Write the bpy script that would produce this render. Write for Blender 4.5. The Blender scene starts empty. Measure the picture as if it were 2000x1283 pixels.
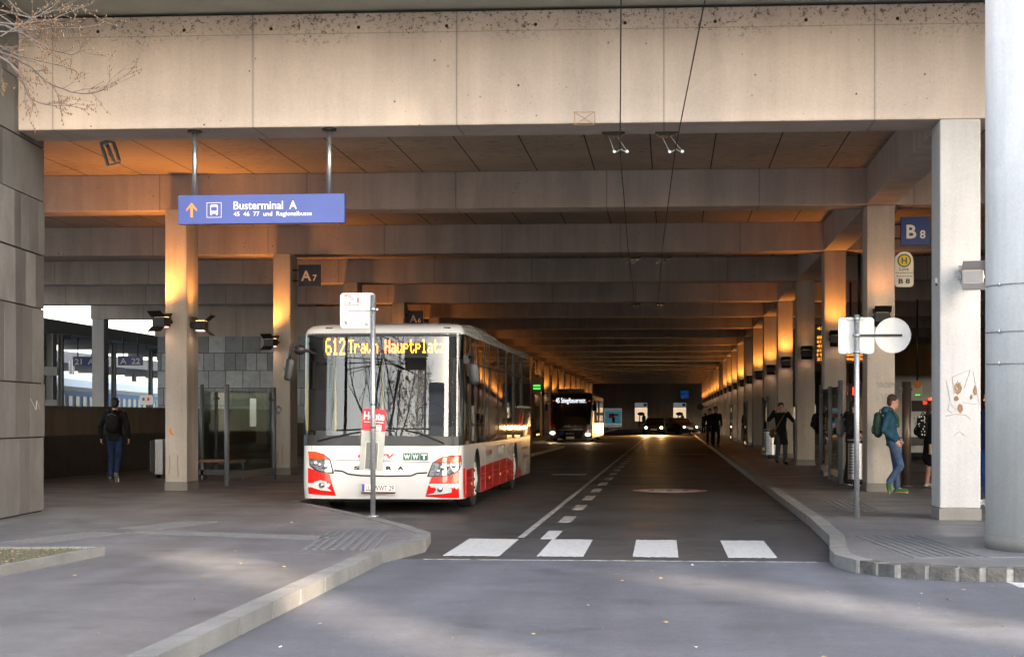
import bpy, bmesh, math, random
from mathutils import Vector, Matrix
R = math.radians
random.seed(7)
S = bpy.context.scene
COL = S.collection

# ------------------------------------------------------------------ camera, light
F = 3400.0; YAW = math.atan(310/3400); CZ = 1.5; HY = 814.0
SA, CA = math.sin(YAW), math.cos(YAW)
cam_d = bpy.data.cameras.new('camera'); cam = bpy.data.objects.new('camera', cam_d); COL.objects.link(cam)
cam.location = (0, 0, CZ); cam.rotation_euler = (R(90), 0, YAW)
cam_d.sensor_width = 36; cam_d.lens = 36*F/2000; cam_d.shift_y = (HY-641)/2000
cam_d.clip_end = 3000; cam_d.clip_start = 0.1
S.camera = cam
SUN_AZ = math.atan2(0.5, -0.86); SUN_EL = R(19)
wd = bpy.data.worlds.new('World'); S.world = wd; wd.use_nodes = True
nt = wd.node_tree
sky = nt.nodes.new('ShaderNodeTexSky'); sky.sky_type = 'NISHITA'; sky.sun_disc = False
sky.sun_elevation = SUN_EL; sky.sun_rotation = SUN_AZ; sky.air_density = 1.0; sky.dust_density = 2.5
hs = nt.nodes.new('ShaderNodeHueSaturation'); hs.inputs['Saturation'].default_value = 0.72
nt.links.new(sky.outputs[0], hs.inputs['Color'])
nt.links.new(hs.outputs[0], nt.nodes['Background'].inputs[0])
nt.nodes['Background'].inputs[1].default_value = 0.15
sl = bpy.data.lights.new('sun', 'SUN'); sl.energy = 4.2; sl.angle = R(0.5); sl.color = (1, .80, .58)
so = bpy.data.objects.new('sun', sl); COL.objects.link(so)
sd = Vector((math.sin(SUN_AZ)*math.cos(SUN_EL), math.cos(SUN_AZ)*math.cos(SUN_EL), math.sin(SUN_EL)))
so.rotation_euler = sd.to_track_quat('Z', 'Y').to_euler()
S.view_settings.view_transform = 'Standard'; S.view_settings.look = 'None'
S.view_settings.exposure = 2.6; S.view_settings.gamma = 1.0; S.view_settings.use_curve_mapping = False
S.render.engine = 'CYCLES'
S.cycles.max_bounces = 8; S.cycles.diffuse_bounces = 4; S.cycles.glossy_bounces = 4; S.cycles.transparent_max_bounces = 12
S.cycles.sample_clamp_indirect = 6

def W(px, D):
    xc = (px-1000)/F*D
    return xc*CA - D*SA, xc*SA + D*CA
def G(px, py, z=0.0):
    return W(px, F*(CZ-z)/(py-HY))
def ZT(py, D): return CZ + (HY-py)/F*D
def DEP(x, y): return y*CA - x*SA
def PX(x, px):                       # depth at which the plane X=x shows at pixel column px
    return x/((px-1000)/F*CA - SA)

# ------------------------------------------------------------------ materials
M = {}
def mat(name, col, rough=.6, metal=0., spec=.5, emit=None, es=0., coat=0., var=0., vscale=3., bump=0., bscale=40.):
    if name in M: return M[name]
    m = bpy.data.materials.new(name); m.use_nodes = True; n = m.node_tree; b = n.nodes['Principled BSDF']
    b.inputs['Base Color'].default_value = (*col, 1); b.inputs['Roughness'].default_value = rough
    b.inputs['Metallic'].default_value = metal; b.inputs['Specular IOR Level'].default_value = spec
    b.inputs['Coat Weight'].default_value = coat
    if emit: b.inputs['Emission Color'].default_value = (*emit, 1); b.inputs['Emission Strength'].default_value = es
    if var or bump:
        g = n.nodes.new('ShaderNodeNewGeometry'); t = n.nodes.new('ShaderNodeTexNoise')
        t.inputs['Scale'].default_value = vscale; t.inputs['Detail'].default_value = 6
        n.links.new(g.outputs['Position'], t.inputs['Vector'])
        if var:
            r = n.nodes.new('ShaderNodeMapRange'); r.inputs[1].default_value = .3; r.inputs[2].default_value = .7
            r.inputs[3].default_value = 1-var; r.inputs[4].default_value = 1+var
            n.links.new(t.outputs['Fac'], r.inputs[0])
            v = n.nodes.new('ShaderNodeVectorMath'); v.operation = 'SCALE'; v.inputs[0].default_value = col
            n.links.new(r.outputs[0], v.inputs['Scale']); n.links.new(v.outputs[0], b.inputs['Base Color'])
        if bump:
            t2 = n.nodes.new('ShaderNodeTexNoise'); t2.inputs['Scale'].default_value = bscale; t2.inputs['Detail'].default_value = 4
            n.links.new(g.outputs['Position'], t2.inputs['Vector'])
            bp = n.nodes.new('ShaderNodeBump'); bp.inputs['Strength'].default_value = bump; bp.inputs['Distance'].default_value = .01
            n.links.new(t2.outputs['Fac'], bp.inputs['Height']); n.links.new(bp.outputs[0], b.inputs['Normal'])
    M[name] = m; return m

class N:
    """tiny node helper"""
    def __init__(s, name):
        s.m = bpy.data.materials.new(name); s.m.use_nodes = True; s.t = s.m.node_tree; s.b = s.t.nodes['Principled BSDF']; M[name] = s.m
        g = s.t.nodes.new('ShaderNodeNewGeometry'); s.pos = g.outputs['Position']; s.nor = g.outputs['Normal']
        x = s.t.nodes.new('ShaderNodeSeparateXYZ'); s.L(s.pos, x.inputs[0]); s.x, s.y, s.z = x.outputs
    def L(s, a, b): s.t.links.new(a, b)
    def put(s, inp, v):
        if isinstance(v, (int, float)): inp.default_value = v
        elif isinstance(v, tuple): inp.default_value = v if len(v) == 3 and inp.type == 'VECTOR' else (*v, 1)
        else: s.L(v, inp)
    def math(s, op, a, b=0., c=None):
        n = s.t.nodes.new('ShaderNodeMath'); n.operation = op; s.put(n.inputs[0], a); s.put(n.inputs[1], b)
        if c is not None: s.put(n.inputs[2], c)
        return n.outputs[0]
    def vec(s, x, y, z=0.):
        n = s.t.nodes.new('ShaderNodeCombineXYZ'); s.put(n.inputs[0], x); s.put(n.inputs[1], y); s.put(n.inputs[2], z); return n.outputs[0]
    def noise(s, scale, detail=4, v=None, rough=.5):
        n = s.t.nodes.new('ShaderNodeTexNoise'); n.inputs['Scale'].default_value = scale; n.inputs['Detail'].default_value = detail
        n.inputs['Roughness'].default_value = rough; s.L(v or s.pos, n.inputs['Vector']); return n.outputs['Fac']
    def vor(s, scale, v=None, out='Distance', feat='F1'):
        n = s.t.nodes.new('ShaderNodeTexVoronoi'); n.feature = feat; n.inputs['Scale'].default_value = scale; s.L(v or s.pos, n.inputs['Vector']); return n.outputs[out]
    def rng(s, v, a, b, c, d):
        n = s.t.nodes.new('ShaderNodeMapRange'); s.put(n.inputs[0], v)
        for i, k in enumerate((a, b, c, d)): n.inputs[i+1].default_value = k
        return n.outputs[0]
    def mix(s, f, a, b):
        n = s.t.nodes.new('ShaderNodeMix'); n.data_type = 'RGBA'; s.put(n.inputs[0], f); s.put(n.inputs[6], a); s.put(n.inputs[7], b); return n.outputs[2]
    def mul(s, col, f):
        n = s.t.nodes.new('ShaderNodeVectorMath'); n.operation = 'SCALE'; s.put(n.inputs[0], col); s.put(n.inputs['Scale'], f); return n.outputs[0]
    def bump(s, h, st=.3, d=.01):
        n = s.t.nodes.new('ShaderNodeBump'); n.inputs['Strength'].default_value = st; n.inputs['Distance'].default_value = d
        s.L(h, n.inputs['Height']); s.L(n.outputs[0], s.b.inputs['Normal'])
    def col(s, c): s.put(s.b.inputs['Base Color'], c)
    def line(s, v, period, width, phase=0.):
        a = s.math('ADD', v, phase+1000*period); a = s.math('MODULO', a, period)
        return s.math('LESS_THAN', a, width)

def concrete(name, col, jp=0., jph=0., jax='x', stain=.5, spots=.35, holes=False, rust=0.):
    n = N(name)
    big = n.noise(.45, 6, rough=.6); st = n.noise(1.0, 6, n.vec(n.math('MULTIPLY', n.x, 2.2), n.math('MULTIPLY', n.y, 2.2), n.math('MULTIPLY', n.z, .35)))
    fine = n.noise(28, 5, rough=.7)
    run = n.noise(1.0, 5, n.vec(n.math('MULTIPLY', n.x, 9.), n.math('MULTIPLY', n.y, 9.), n.math('MULTIPLY', n.z, .5)), .7)
    f = n.math('MULTIPLY', n.rng(big, .3, .7, .86, 1.1), n.rng(st, .3, .7, 1-.16*stain, 1.06))
    f = n.math('MULTIPLY', f, n.rng(fine, .3, .7, .93, 1.06))
    f = n.math('MULTIPLY', f, n.rng(run, .42, .72, 1.01, 1-.07*stain)); patch_ = n.rng(n.noise(.9, 2), .52, .56, 1., .95)
    f = n.math('MULTIPLY', f, patch_)
    c = n.mul(col, f)
    # pores and small dark spots, clustered
    v = n.vor(7.5); cl = n.noise(1.3, 3)
    sp = n.math('MULTIPLY', n.math('LESS_THAN', v, n.rng(n.noise(5, 2), .35, .75, .02, .17)), n.rng(cl, .5, .62, 0, 1))
    c = n.mix(n.math('MULTIPLY', sp, spots), c, (.05, .043, .035))
    if jp:
        ax = {'x': n.x, 'y': n.y}[jax]
        j = n.line(ax, jp, .014, jph); jd = n.line(ax, jp, .05, jph+.018)
        c = n.mix(n.math('MULTIPLY', jd, .10), c, (.12, .105, .09)); c = n.mix(n.math('MULTIPLY', j, .5), c, (.06, .05, .045))
    if holes:
        hx = n.math('SUBTRACT', n.math('MODULO', n.math('ADD', n.x, 1000.4), 1.22), .6); hz = n.math('SUBTRACT', n.z, 6.86)
        d = n.math('SQRT', n.math('ADD', n.math('POWER', n.math('ABSOLUTE', hx), 2.), n.math('POWER', n.math('ABSOLUTE', hz), 2.)))
        c = n.mix(n.math('LESS_THAN', d, .024), c, (.02, .018, .016))
        ln = n.math('LESS_THAN', n.math('ABSOLUTE', n.math('SUBTRACT', n.z, 6.78)), .007)
        c = n.mix(n.math('MULTIPLY', ln, .35), c, (.08, .07, .06))
        # dirt along the top edge of the beam, with a ragged shape of its own
        msk = n.rng(n.math('ADD', n.rng(n.z, 6.45, 7.0, 0, .8), n.rng(n.noise(.8, 3), .45, .65, 0, .35)), .35, .8, 0, 1)
        dirt = n.math('MULTIPLY', n.rng(n.noise(16, 8, rough=.8), .545, .575, 0, 1), msk)
        pit = n.math('MULTIPLY', n.math('LESS_THAN', n.vor(17), n.rng(n.noise(9, 2), .4, .7, .0, .24)), n.rng(msk, 0, .7, .12, 1))
        c = n.mix(n.math('MULTIPLY', n.math('MAXIMUM', dirt, pit), .85), c, (.04, .034, .03))
    if rust:
        rr = n.rng(n.noise(2.2, 6, rough=.7), .55, .7, 0, rust)
        c = n.mix(rr, c, (.16, .085, .04))
    n.col(c); n.b.inputs['Roughness'].default_value = .85; n.b.inputs['Specular IOR Level'].default_value = .3
    n.bump(n.noise(35, 5), .25); return n.m
concrete('conc_front', (.56, .475, .41), 2.83, 0.1, 'x', .8, .9, True)
concrete('conc_beam', (.50, .43, .38), 2.83, 1.2, 'x', 1.3, .8)
concrete('conc_col', (.46, .41, .36), stain=1.5, spots=.6)
concrete('conc_col_pale', (.47, .46, .455), stain=.7, spots=.25)
concrete('conc_round', (.62, .62, .61), stain=.9, spots=.2)
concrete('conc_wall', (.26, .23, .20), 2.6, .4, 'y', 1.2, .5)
concrete('conc_soffit', (.42, .42, .35), stain=.5, spots=.25)
concrete('conc_plinth', (.22, .205, .185), stain=.8, spots=.4)
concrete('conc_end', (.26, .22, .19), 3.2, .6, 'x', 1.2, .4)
# ceiling boards with joints along the tunnel and dirt flecks
n = N('ceiling'); fl = n.noise(1., 8, n.vec(n.math('MULTIPLY', n.x, 3.2), n.math('MULTIPLY', n.y, 11)), .75)
c = n.mul((.38, .31, .24), n.rng(n.noise(.7, 5), .3, .7, .85, 1.1))
fl = n.math('MULTIPLY', n.rng(fl, .56, .60, 0, 1), n.rng(n.noise(.5, 2), .38, .55, .0, .85))
c = n.mix(fl, c, (.05, .035, .025)); c = n.mix(n.line(n.x, 1.075, .022, .35), c, (.01, .009, .008))
c = n.mix(n.math('MULTIPLY', n.line(n.y, 4.47, .012, 1.3), .5), c, (.02, .018, .016))
n.col(c); n.b.inputs['Roughness'].default_value = .8
# asphalts
def asphalt(name, a, b, rough, spotc=(.35, .34, .32), wetmin=None, sp=.05):
    n = N(name)
    c = n.mix(n.rng(n.noise(.35, 6, rough=.65), .35, .65, 0, 1), a, b)
    c = n.mul(c, n.rng(n.noise(150, 3), .3, .7, .6, 1.42)); c = n.mul(c, n.rng(n.noise(14, 8, rough=.85), .3, .7, .74, 1.26)); c = n.mul(c, n.rng(n.noise(2.6, 7, rough=.7), .3, .7, .88, 1.1))
    tr = n.noise(1., 5, n.vec(n.math('MULTIPLY', n.x, 1.7), n.math('MULTIPLY', n.y, .09)))
    c = n.mul(c, n.rng(tr, .3, .7, .8, 1.15))
    pv = n.t.nodes.new('ShaderNodeTexVoronoi'); pv.inputs['Scale'].default_value = .28; pv.distance = 'CHEBYCHEV'; n.L(n.pos, pv.inputs['Vector'])
    pc = n.t.nodes.new('ShaderNodeSeparateColor'); n.L(pv.outputs['Color'], pc.inputs[0]); c = n.mul(c, n.rng(pc.outputs[0], 0, 1, .9, 1.08))
    oil = n.rng(n.noise(1.1, 3), .60, .70, 1., .72); c = n.mul(c, oil)
    c = n.mix(n.math('MULTIPLY', n.math('LESS_THAN', n.vor(1.7), .022), .8), c, spotc)
    c = n.mix(n.math('MULTIPLY', n.math('LESS_THAN', n.vor(14), .10), .4), c, spotc)
    crack = n.math('MULTIPLY', n.math('LESS_THAN', n.vor(.22, feat='DISTANCE_TO_EDGE', v=n.vec(n.math('ADD', n.x, n.rng(n.noise(1.5, 5), 0, 1, -.5, .5)), n.y, 0)), .0015), .2)
    c = n.mix(crack, c, (.012, .012, .012))
    n.col(c); r = n.rng(n.noise(.8, 5), .3, .7, rough[0], rough[1]); n.L(r, n.b.inputs['Roughness'])
    n.b.inputs['Specular IOR Level'].default_value = .5
    n.bump(n.noise(90, 3), .35, .006); return n.m
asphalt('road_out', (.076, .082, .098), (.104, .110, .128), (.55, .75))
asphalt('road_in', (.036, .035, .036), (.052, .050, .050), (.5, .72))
asphalt('pave_asphalt', (.108, .109, .116), (.145, .142, .145), (.38, .62), (.3, .25, .18))
n = N('paint_white'); n.col(n.mix(n.rng(n.noise(14, 8, rough=.8), .50, .64, 0, .7), (.50, .495, .48), (.12, .118, .115))); n.b.inputs['Roughness'].default_value = .6
n = N('paint_worn'); n.col(n.mix(n.rng(n.noise(9, 6, rough=.7), .45, .6, 0, .9), (.42, .41, .39), (.06, .058, .055))); n.b.inputs['Roughness'].default_value = .6
n = N('kerb'); c = n.mul((.175, .168, .157), n.rng(n.noise(2.5, 6), .3, .7, .75, 1.15)); c = n.mul(c, n.rng(n.noise(60, 3), .3, .7, .85, 1.12))
n.col(c); n.b.inputs['Roughness'].default_value = .8; n.bump(n.noise(40, 4), .3)
for nm, cc in (('stone_a', (.092, .094, .094)), ('stone_b', (.118, .12, .12)), ('stone_c', (.16, .162, .16)), ('stone_d', (.074, .076, .077))):
    n = N(nm); c = n.mul(cc, n.rng(n.noise(1.0, 7, n.vec(n.math('MULTIPLY', n.x, 2.), n.math('MULTIPLY', n.y, 2.), n.math('MULTIPLY', n.z, 1.4)), .65), .3, .7, .72, 1.25))
    c = n.mul(c, n.rng(n.noise(55, 4, rough=.7), .3, .7, .85, 1.15)); n.col(c); n.b.inputs['Roughness'].default_value = .55; n.bump(n.noise(20, 5), .2)
mat('joint_dark', (.012, .011, .010), .9)
n = N('slate'); w = n.math('FLOOR', n.math('MULTIPLY', n.z, 1/.62))
def cell(n, shift):
    return n.math('FLOOR', n.math('ADD', n.math('MULTIPLY', n.x, 1.55), shift))
bt = n.t.nodes.new('ShaderNodeTexBrick'); n.L(n.vec(n.x, n.math('SUBTRACT', n.z, 1.29), 0), bt.inputs['Vector'])
bt.inputs['Scale'].default_value = 1.; bt.inputs['Brick Width'].default_value = .62; bt.inputs['Row Height'].default_value = .62
bt.inputs['Mortar Size'].default_value = .012; bt.offset = .37; bt.squash = .62; bt.squash_frequency = 3
bt.inputs['Color1'].default_value = (.13, .15, .17, 1); bt.inputs['Color2'].default_value = (.36, .39, .41, 1); bt.inputs['Mortar'].default_value = (.02, .02, .022, 1)
n.col(n.mul(bt.outputs['Color'], n.rng(n.noise(2.5, 7, rough=.7), .3, .7, .7, 1.25))); n.b.inputs['Roughness'].default_value = .5
mat('granite_dark', (.05, .044, .04), .45, var=.25, vscale=4)
mat('steel', (.50, .51, .52), .35, .9, var=.08, vscale=20); mat('galv', (.42, .44, .46), .45, .8, var=.18, vscale=30)
mat('sign_back', (.60, .59, .57), .5, var=.05, vscale=8); mat('post_grey', (.15, .16, .175), .5, .1); mat('bronze', (.20, .16, .13), .35, .7)
mat('black_metal', (.018, .018, .018), .45, .3); mat('dark_metal', (.045, .045, .047), .4, .6); mat('black', (.008, .008, .008), .6)
mat('rubber', (.014, .014, .014), .75, var=.2, vscale=15); mat('sign_blue', (.045, .075, .30), .35, var=.08, vscale=2); mat('sign_navy', (.012, .016, .05), .4)
mat('sign_blue2', (.008, .045, .22), .35); mat('white_paint', (.60, .60, .60), .22, coat=.6, var=.03, vscale=2)
mat('white_text', (.80, .78, .74), .5); mat('orange_text', (.85, .30, .03), .5); mat('beige_text', (.62, .54, .42), .5)
mat('red_paint', (.62, .010, .006), .22, coat=.6, var=.04, vscale=2); mat('black_text', (.012, .012, .014), .5); mat('green_logo', (.01, .095, .065), .4)
mat('dark_plastic', (.022, .022, .024), .4, var=.15, vscale=6); mat('amber_glass', (.55, .045, .008), .12, coat=1., emit=(1, .12, .01), es=.05)
mat('lens', (.42, .44, .46), .06, .75, coat=1., var=.5, vscale=28); mat('chrome', (.75, .76, .78), .08, 1.)
mat('led_amber', (.1, .04, .0), .5, emit=(1, .22, .008), es=2.6); mat('led_board', (.1, .04, .0), .5, emit=(1, .25, .01), es=.55); mat('led_white', (.1, .1, .1), .5, emit=(.9, .95, 1), es=.3)
mat('led_green', (.02, .1, .02), .5, emit=(.1, 1, .08), es=.3); mat('led_red', (.2, .01, .01), .5, emit=(1, .04, .01), es=.5)
mat('lamp_warm', (.3, .2, .1), .5, emit=(1, .55, .22), es=1.5); mat('lamp_pink', (.3, .2, .1), .5, emit=(1, .5, .35), es=.45)
mat('lamp_off', (.3, .3, .3), .2, coat=1.); mat('headlamp_on', (.5, .5, .5), .3, emit=(1, .50, .13), es=40); mat('headlamp_dim', (.5, .5, .5), .3, emit=(1, .7, .4), es=3)
mat('red_lamp', (.3, .01, .01), .3, emit=(1, .05, .02), es=.8); mat('poster_red', (.72, .02, .03), .45); mat('pouch', (.52, .52, .5), .3)
mat('yellow', (.75, .48, .04), .5); mat('h_green', (.01, .16, .04), .5); mat('eu_blue', (.01, .06, .35), .5)
mat('lit_window', (.5, .4, .3), .5, emit=(1, .74, .48), es=.13); mat('poster_cyan', (.05, .25, .33), .5, emit=(.1, .45, .6), es=.03)
mat('poster_pale', (.45, .5, .52), .5, emit=(.6, .7, .75), es=.03); mat('train_blue', (.03, .34, .80), .4); mat('train_white', (.72, .74, .76), .4)
mat('canopy_dark', (.17, .175, .18), .5, .2); mat('canopy_grey', (.30, .30, .29), .6); mat('platform', (.25, .25, .25), .8, var=.1)
mat('wood', (.20, .10, .045), .5, var=.2, vscale=10); mat('hub_white', (.66, .65, .62), .35); mat('silver_paint', (.18, .21, .25), .22, .6, coat=.8)
mat('dark_paint', (.02, .02, .025), .15, .3, coat=1.); mat('seat_cloth', (.05, .06, .09), .9); mat('interior', (.06, .06, .062), .7)
mat('bark', (.13, .11, .095), .85, var=.25, vscale=20); mat('bark_dark', (.035, .028, .022), .9); mat('bud', (.20, .10, .04), .7); mat('leaf_orange', (.5, .2, .04), .8, var=.3)
mat('soil', (.10, .078, .045), .95, var=.4, vscale=12); mat('grass', (.06, .085, .025), .9, var=.3, vscale=10); mat('dry_leaf', (.42, .27, .11), .8)
mat('plaster', (.5, .45, .38), .8, var=.12); mat('window_dark', (.02, .025, .03), .1); mat('skin', (.52, .27, .19), .5); mat('skin_dim', (.40, .20, .13), .5)
mat('hair_brown', (.045, .022, .012), .7, var=.3, vscale=60); mat('hair_dark', (.012, .010, .009), .7); mat('eye', (.01, .01, .01), .2); mat('lip', (.30, .10, .08), .5)
def cloth(nm, c): return mat(nm, c, .9, spec=.2, var=.22, vscale=14, bump=.5, bscale=25)
cloth('cloth_black', (.010, .010, .011)); cloth('jeans_navy', (.018, .035, .085)); cloth('jeans_blue', (.045, .075, .14)); cloth('jacket_petrol', (.018, .065, .10))
cloth('pack_green', (.03, .065, .045)); cloth('cloth_grey', (.16, .145, .135)); cloth('pack_black', (.013, .013, .014)); cloth('shoe_green', (.03, .10, .03)); cloth('sole_tan', (.42, .26, .13))
cloth('trouser_grey', (.06, .06, .065)); cloth('cloth_navy', (.02, .025, .09)); cloth('jeans_bright', (.02, .06, .22)); cloth('strap_brown', (.14, .08, .04)); cloth('cloth_white', (.6, .6, .6)); cloth('paper_bag', (.45, .32, .18))
mat('graffiti_brown', (.36, .22, .12), .8); mat('graffiti_grey', (.36, .34, .32), .8); mat('graffiti_blue', (.06, .09, .2), .8)
mat('seam_grey', (.18, .18, .19), .5); mat('badge_dark', (.03, .03, .035), .2, .8)
def glassmat(name, tint, fac, blend=.3, rough=.0):
    m = bpy.data.materials.new(name); m.use_nodes = True; t = m.node_tree; t.nodes.remove(t.nodes['Principled BSDF'])
    tr = t.nodes.new('ShaderNodeBsdfTransparent'); tr.inputs[0].default_value = (*tint, 1)
    gl = t.nodes.new('ShaderNodeBsdfGlossy'); gl.inputs['Roughness'].default_value = rough
    lw = t.nodes.new('ShaderNodeLayerWeight'); lw.inputs[0].default_value = .5; pw = t.nodes.new('ShaderNodeMath'); pw.operation = 'POWER'; pw.inputs[1].default_value = 4.
    mr = t.nodes.new('ShaderNodeMapRange'); mr.inputs[3].default_value = fac; mr.inputs[4].default_value = 1.
    t.links.new(lw.outputs['Facing'], pw.inputs[0]); t.links.new(pw.outputs[0], mr.inputs[0]); mx = t.nodes.new('ShaderNodeMixShader')
    t.links.new(mr.outputs[0], mx.inputs[0]); t.links.new(tr.outputs[0], mx.inputs[1]); t.links.new(gl.outputs[0], mx.inputs[2])
    t.links.new(mx.outputs[0], t.nodes['Material Output'].inputs[0]); M[name] = m; return m
glassmat('windscreen', (.82, .85, .88), .082); glassmat('pane', (.86, .92, .9), .03)
mat('tint_glass', (.006, .007, .008), .03, .0, spec=1., coat=1.)
M['tint_glass'].node_tree.nodes['Principled BSDF'].inputs['IOR'].default_value = 1.75

# ------------------------------------------------------------------ mesh builder
_tc = {}
def text_data(s, bold=0.):
    k = (s, bold)
    if k not in _tc:
        cu = bpy.data.curves.new('t', 'FONT'); cu.body = s; cu.size = 1.; cu.offset = bold; cu.align_x = 'CENTER'; cu.align_y = 'CENTER'; cu.resolution_u = 3
        o = bpy.data.objects.new('t', cu); COL.objects.link(o); dg = bpy.context.evaluated_depsgraph_get()
        me = bpy.data.meshes.new_from_object(o.evaluated_get(dg))
        vs = [v.co.copy() for v in me.vertices]; fs = [tuple(p.vertices) for p in me.polygons]
        bpy.data.objects.remove(o); bpy.data.curves.remove(cu); bpy.data.meshes.remove(me); _tc[k] = (vs, fs)
    return _tc[k]
FRONT = Matrix(((1, 0, 0), (0, 0, -1), (0, 1, 0)))      # text plane facing -Y
SIDE = Matrix(((0, 0, 1), (1, 0, 0), (0, 1, 0)))        # text plane facing +X
SPLIT = {'eye', 'rafter', 'clamp', 'marker_lamp', 'grab_pole', 'passenger_seat', 'leg', 'panel_seam', 'wiper', 'strap', 'window_pillar', 'hanger', 'tail_lamp', 'red_corner', 'red_skirt', 'bracket', 'flange', 'upper_flap', 'sticker', 'plate', 'side_panel', 'windscreen_pillar', 'eyes', 'flank_seam', 'rear_emblem', 'red_trim', 'driver_partition'}
class MB:
    def __init__(s, *mats): s.v = []; s.f = []; s.mi = []; s.sm = []; s.mats = [M[m] for m in mats]; s.names = list(mats)
    def m(s, name):
        if name is None: return 0
        if isinstance(name, int): return name
        if name not in s.names: s.names.append(name); s.mats.append(M[name])
        return s.names.index(name)
    def add(s, vs, fs, m=None, sm=False):
        o = len(s.v); s.v += [Vector(p) for p in vs]; k = s.m(m)
        for f in fs: s.f.append(tuple(i+o for i in f)); s.mi.append(k); s.sm.append(sm)
        return s
    def box(s, x0, x1, y0, y1, z0, z1, m=None, mt=None):
        vs = [(x, y, z) for z in (z0, z1) for y in (y0, y1) for x in (x0, x1)]
        if mt: vs = [mt @ Vector(p) for p in vs]
        return s.add(vs, [(0, 2, 3, 1), (4, 5, 7, 6), (0, 1, 5, 4), (2, 6, 7, 3), (0, 4, 6, 2), (1, 3, 7, 5)], m)
    def prism(s, poly, z0, z1, m=None, mt=None, sm=False):
        """poly in XY, extruded in Z (then transformed by mt)"""
        a = sum(poly[i][0]*poly[(i+1) % len(poly)][1]-poly[(i+1) % len(poly)][0]*poly[i][1] for i in range(len(poly)))
        if a < 0: poly = poly[::-1]
        k = len(poly); vs = [Vector((p[0], p[1], z0)) for p in poly]+[Vector((p[0], p[1], z1)) for p in poly]
        if mt: vs = [mt @ p for p in vs]
        s.add(vs, [tuple(range(k))[::-1], tuple(range(k, 2*k))], m)
        return s.add(vs, [(i, (i+1) % k, k+(i+1) % k, k+i) for i in range(k)], m, sm)
    def fprism(s, poly, y0, y1, m=None):
        """poly in XZ, extruded along Y from y0 to y1"""
        return s.prism([(p[0], p[1]) for p in poly], -y1, -y0, m, Matrix(((1, 0, 0), (0, 0, -1), (0, 1, 0))).to_4x4())
    def sprism(s, poly, x0, x1, m=None):
        """poly in YZ, extruded along X"""
        return s.prism(poly, x0, x1, m, SIDE.to_4x4())
    def cap(s, p0, p1, r0, r1=None, n=12, m=None, flat=1., side=None, k=4):
        r1 = r0 if r1 is None else r1; p0 = Vector(p0); p1 = Vector(p1); d = p1-p0; L = d.length
        d = d/L if L > 1e-6 else Vector((0, 0, 1))
        sv = Vector(side) if side else (Vector((1, 0, 0)) if abs(d.x) < .9 else Vector((0, 1, 0)))
        sv = (sv-d*sv.dot(d)).normalized(); fv = d.cross(sv)
        rings = [(p0, r0, -math.pi/2+math.pi/2*i/k) for i in range(1, k+1)]+[(p1, r1, math.pi/2*i/k) for i in range(0, k)]
        vs = [p0-d*r0*flat if False else p0-d*r0*.9]
        for c, r, a in rings:
            cc = c+d*math.sin(a)*r*.9; rr = r*math.cos(a)
            vs += [cc+sv*math.cos(t)*rr+fv*math.sin(t)*rr*flat for t in (2*math.pi*j/n for j in range(n))]
        vs.append(p1+d*r1*.9); q = len(rings); fs = [(0, 1+(j+1) % n, 1+j) for j in range(n)]
        for i in range(q-1):
            a = 1+i*n; fs += [(a+j, a+(j+1) % n, a+n+(j+1) % n, a+n+j) for j in range(n)]
        a = 1+(q-1)*n; fs += [(a+j, a+(j+1) % n, len(vs)-1) for j in range(n)]
        return s.add(vs, fs, m, True)
    def ell(s, c, r, m=None, n=14, mt=None):
        vs = []; fs = []; h = n//2
        for i in range(h+1):
            a = math.pi*i/h
            for j in range(n):
                b = 2*math.pi*j/n; p = Vector((r[0]*math.sin(a)*math.cos(b), r[1]*math.sin(a)*math.sin(b), r[2]*math.cos(a)))
                vs.append((mt @ p if mt else p)+Vector(c))
        for i in range(h):
            for j in range(n): fs.append((i*n+j, (i+1)*n+j, (i+1)*n+(j+1) % n, i*n+(j+1) % n))
        return s.add(vs, fs, m, True)
    def tube(s, pts, r, n=6, m=None, r1=None):
        pts = [Vector(p) for p in pts]; r1 = r if r1 is None else r1; vs = []; q = len(pts); up = None
        for i, p in enumerate(pts):
            d = (pts[min(i+1, q-1)]-pts[max(i-1, 0)]).normalized()
            if up is None: up = Vector((0, 0, 1)) if abs(d.z) < .9 else Vector((1, 0, 0))
            a = (up-d*up.dot(d)).normalized(); up = a; b = d.cross(a); rr = r+(r1-r)*i/max(q-1, 1)
            vs += [p+a*math.cos(t)*rr+b*math.sin(t)*rr for t in (2*math.pi*j/n for j in range(n))]
        fs = [(i*n+j, i*n+(j+1) % n, (i+1)*n+(j+1) % n, (i+1)*n+j) for i in range(q-1) for j in range(n)]
        fs += [tuple(range(n))[::-1], tuple(range((q-1)*n, q*n))]
        return s.add(vs, fs, m, n > 5)
    def cyl(s, p0, p1, r, n=20, m=None, r1=None): 
        pts = [Vector(p0), Vector(p1)]; a = len(s.f); s.tube(pts, r, n, m, r1)
        s.sm[-1] = False; s.sm[-2] = False; return s
    def text(s, t, c, h, m=None, mt=FRONT, bold=0., width=None, fn=None, depth=.0):
        vs, fs = text_data(t, bold)
        if not vs: return s
        x0 = min(v.x for v in vs); x1 = max(v.x for v in vs); y0 = min(v.y for v in vs); y1 = max(v.y for v in vs)
        ks = h/.72; kx = ks if width is None else width/(x1-x0); cx = (x0+x1)/2; cy = (y0+y1)/2 if width is not None else .0
        out = []
        for v in vs:
            p = mt @ Vector(((v.x-cx)*kx, (v.y-cy)*ks, 0))+Vector(c)
            out.append(fn(p) if fn else p)
        return s.add(out, fs, m)
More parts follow.
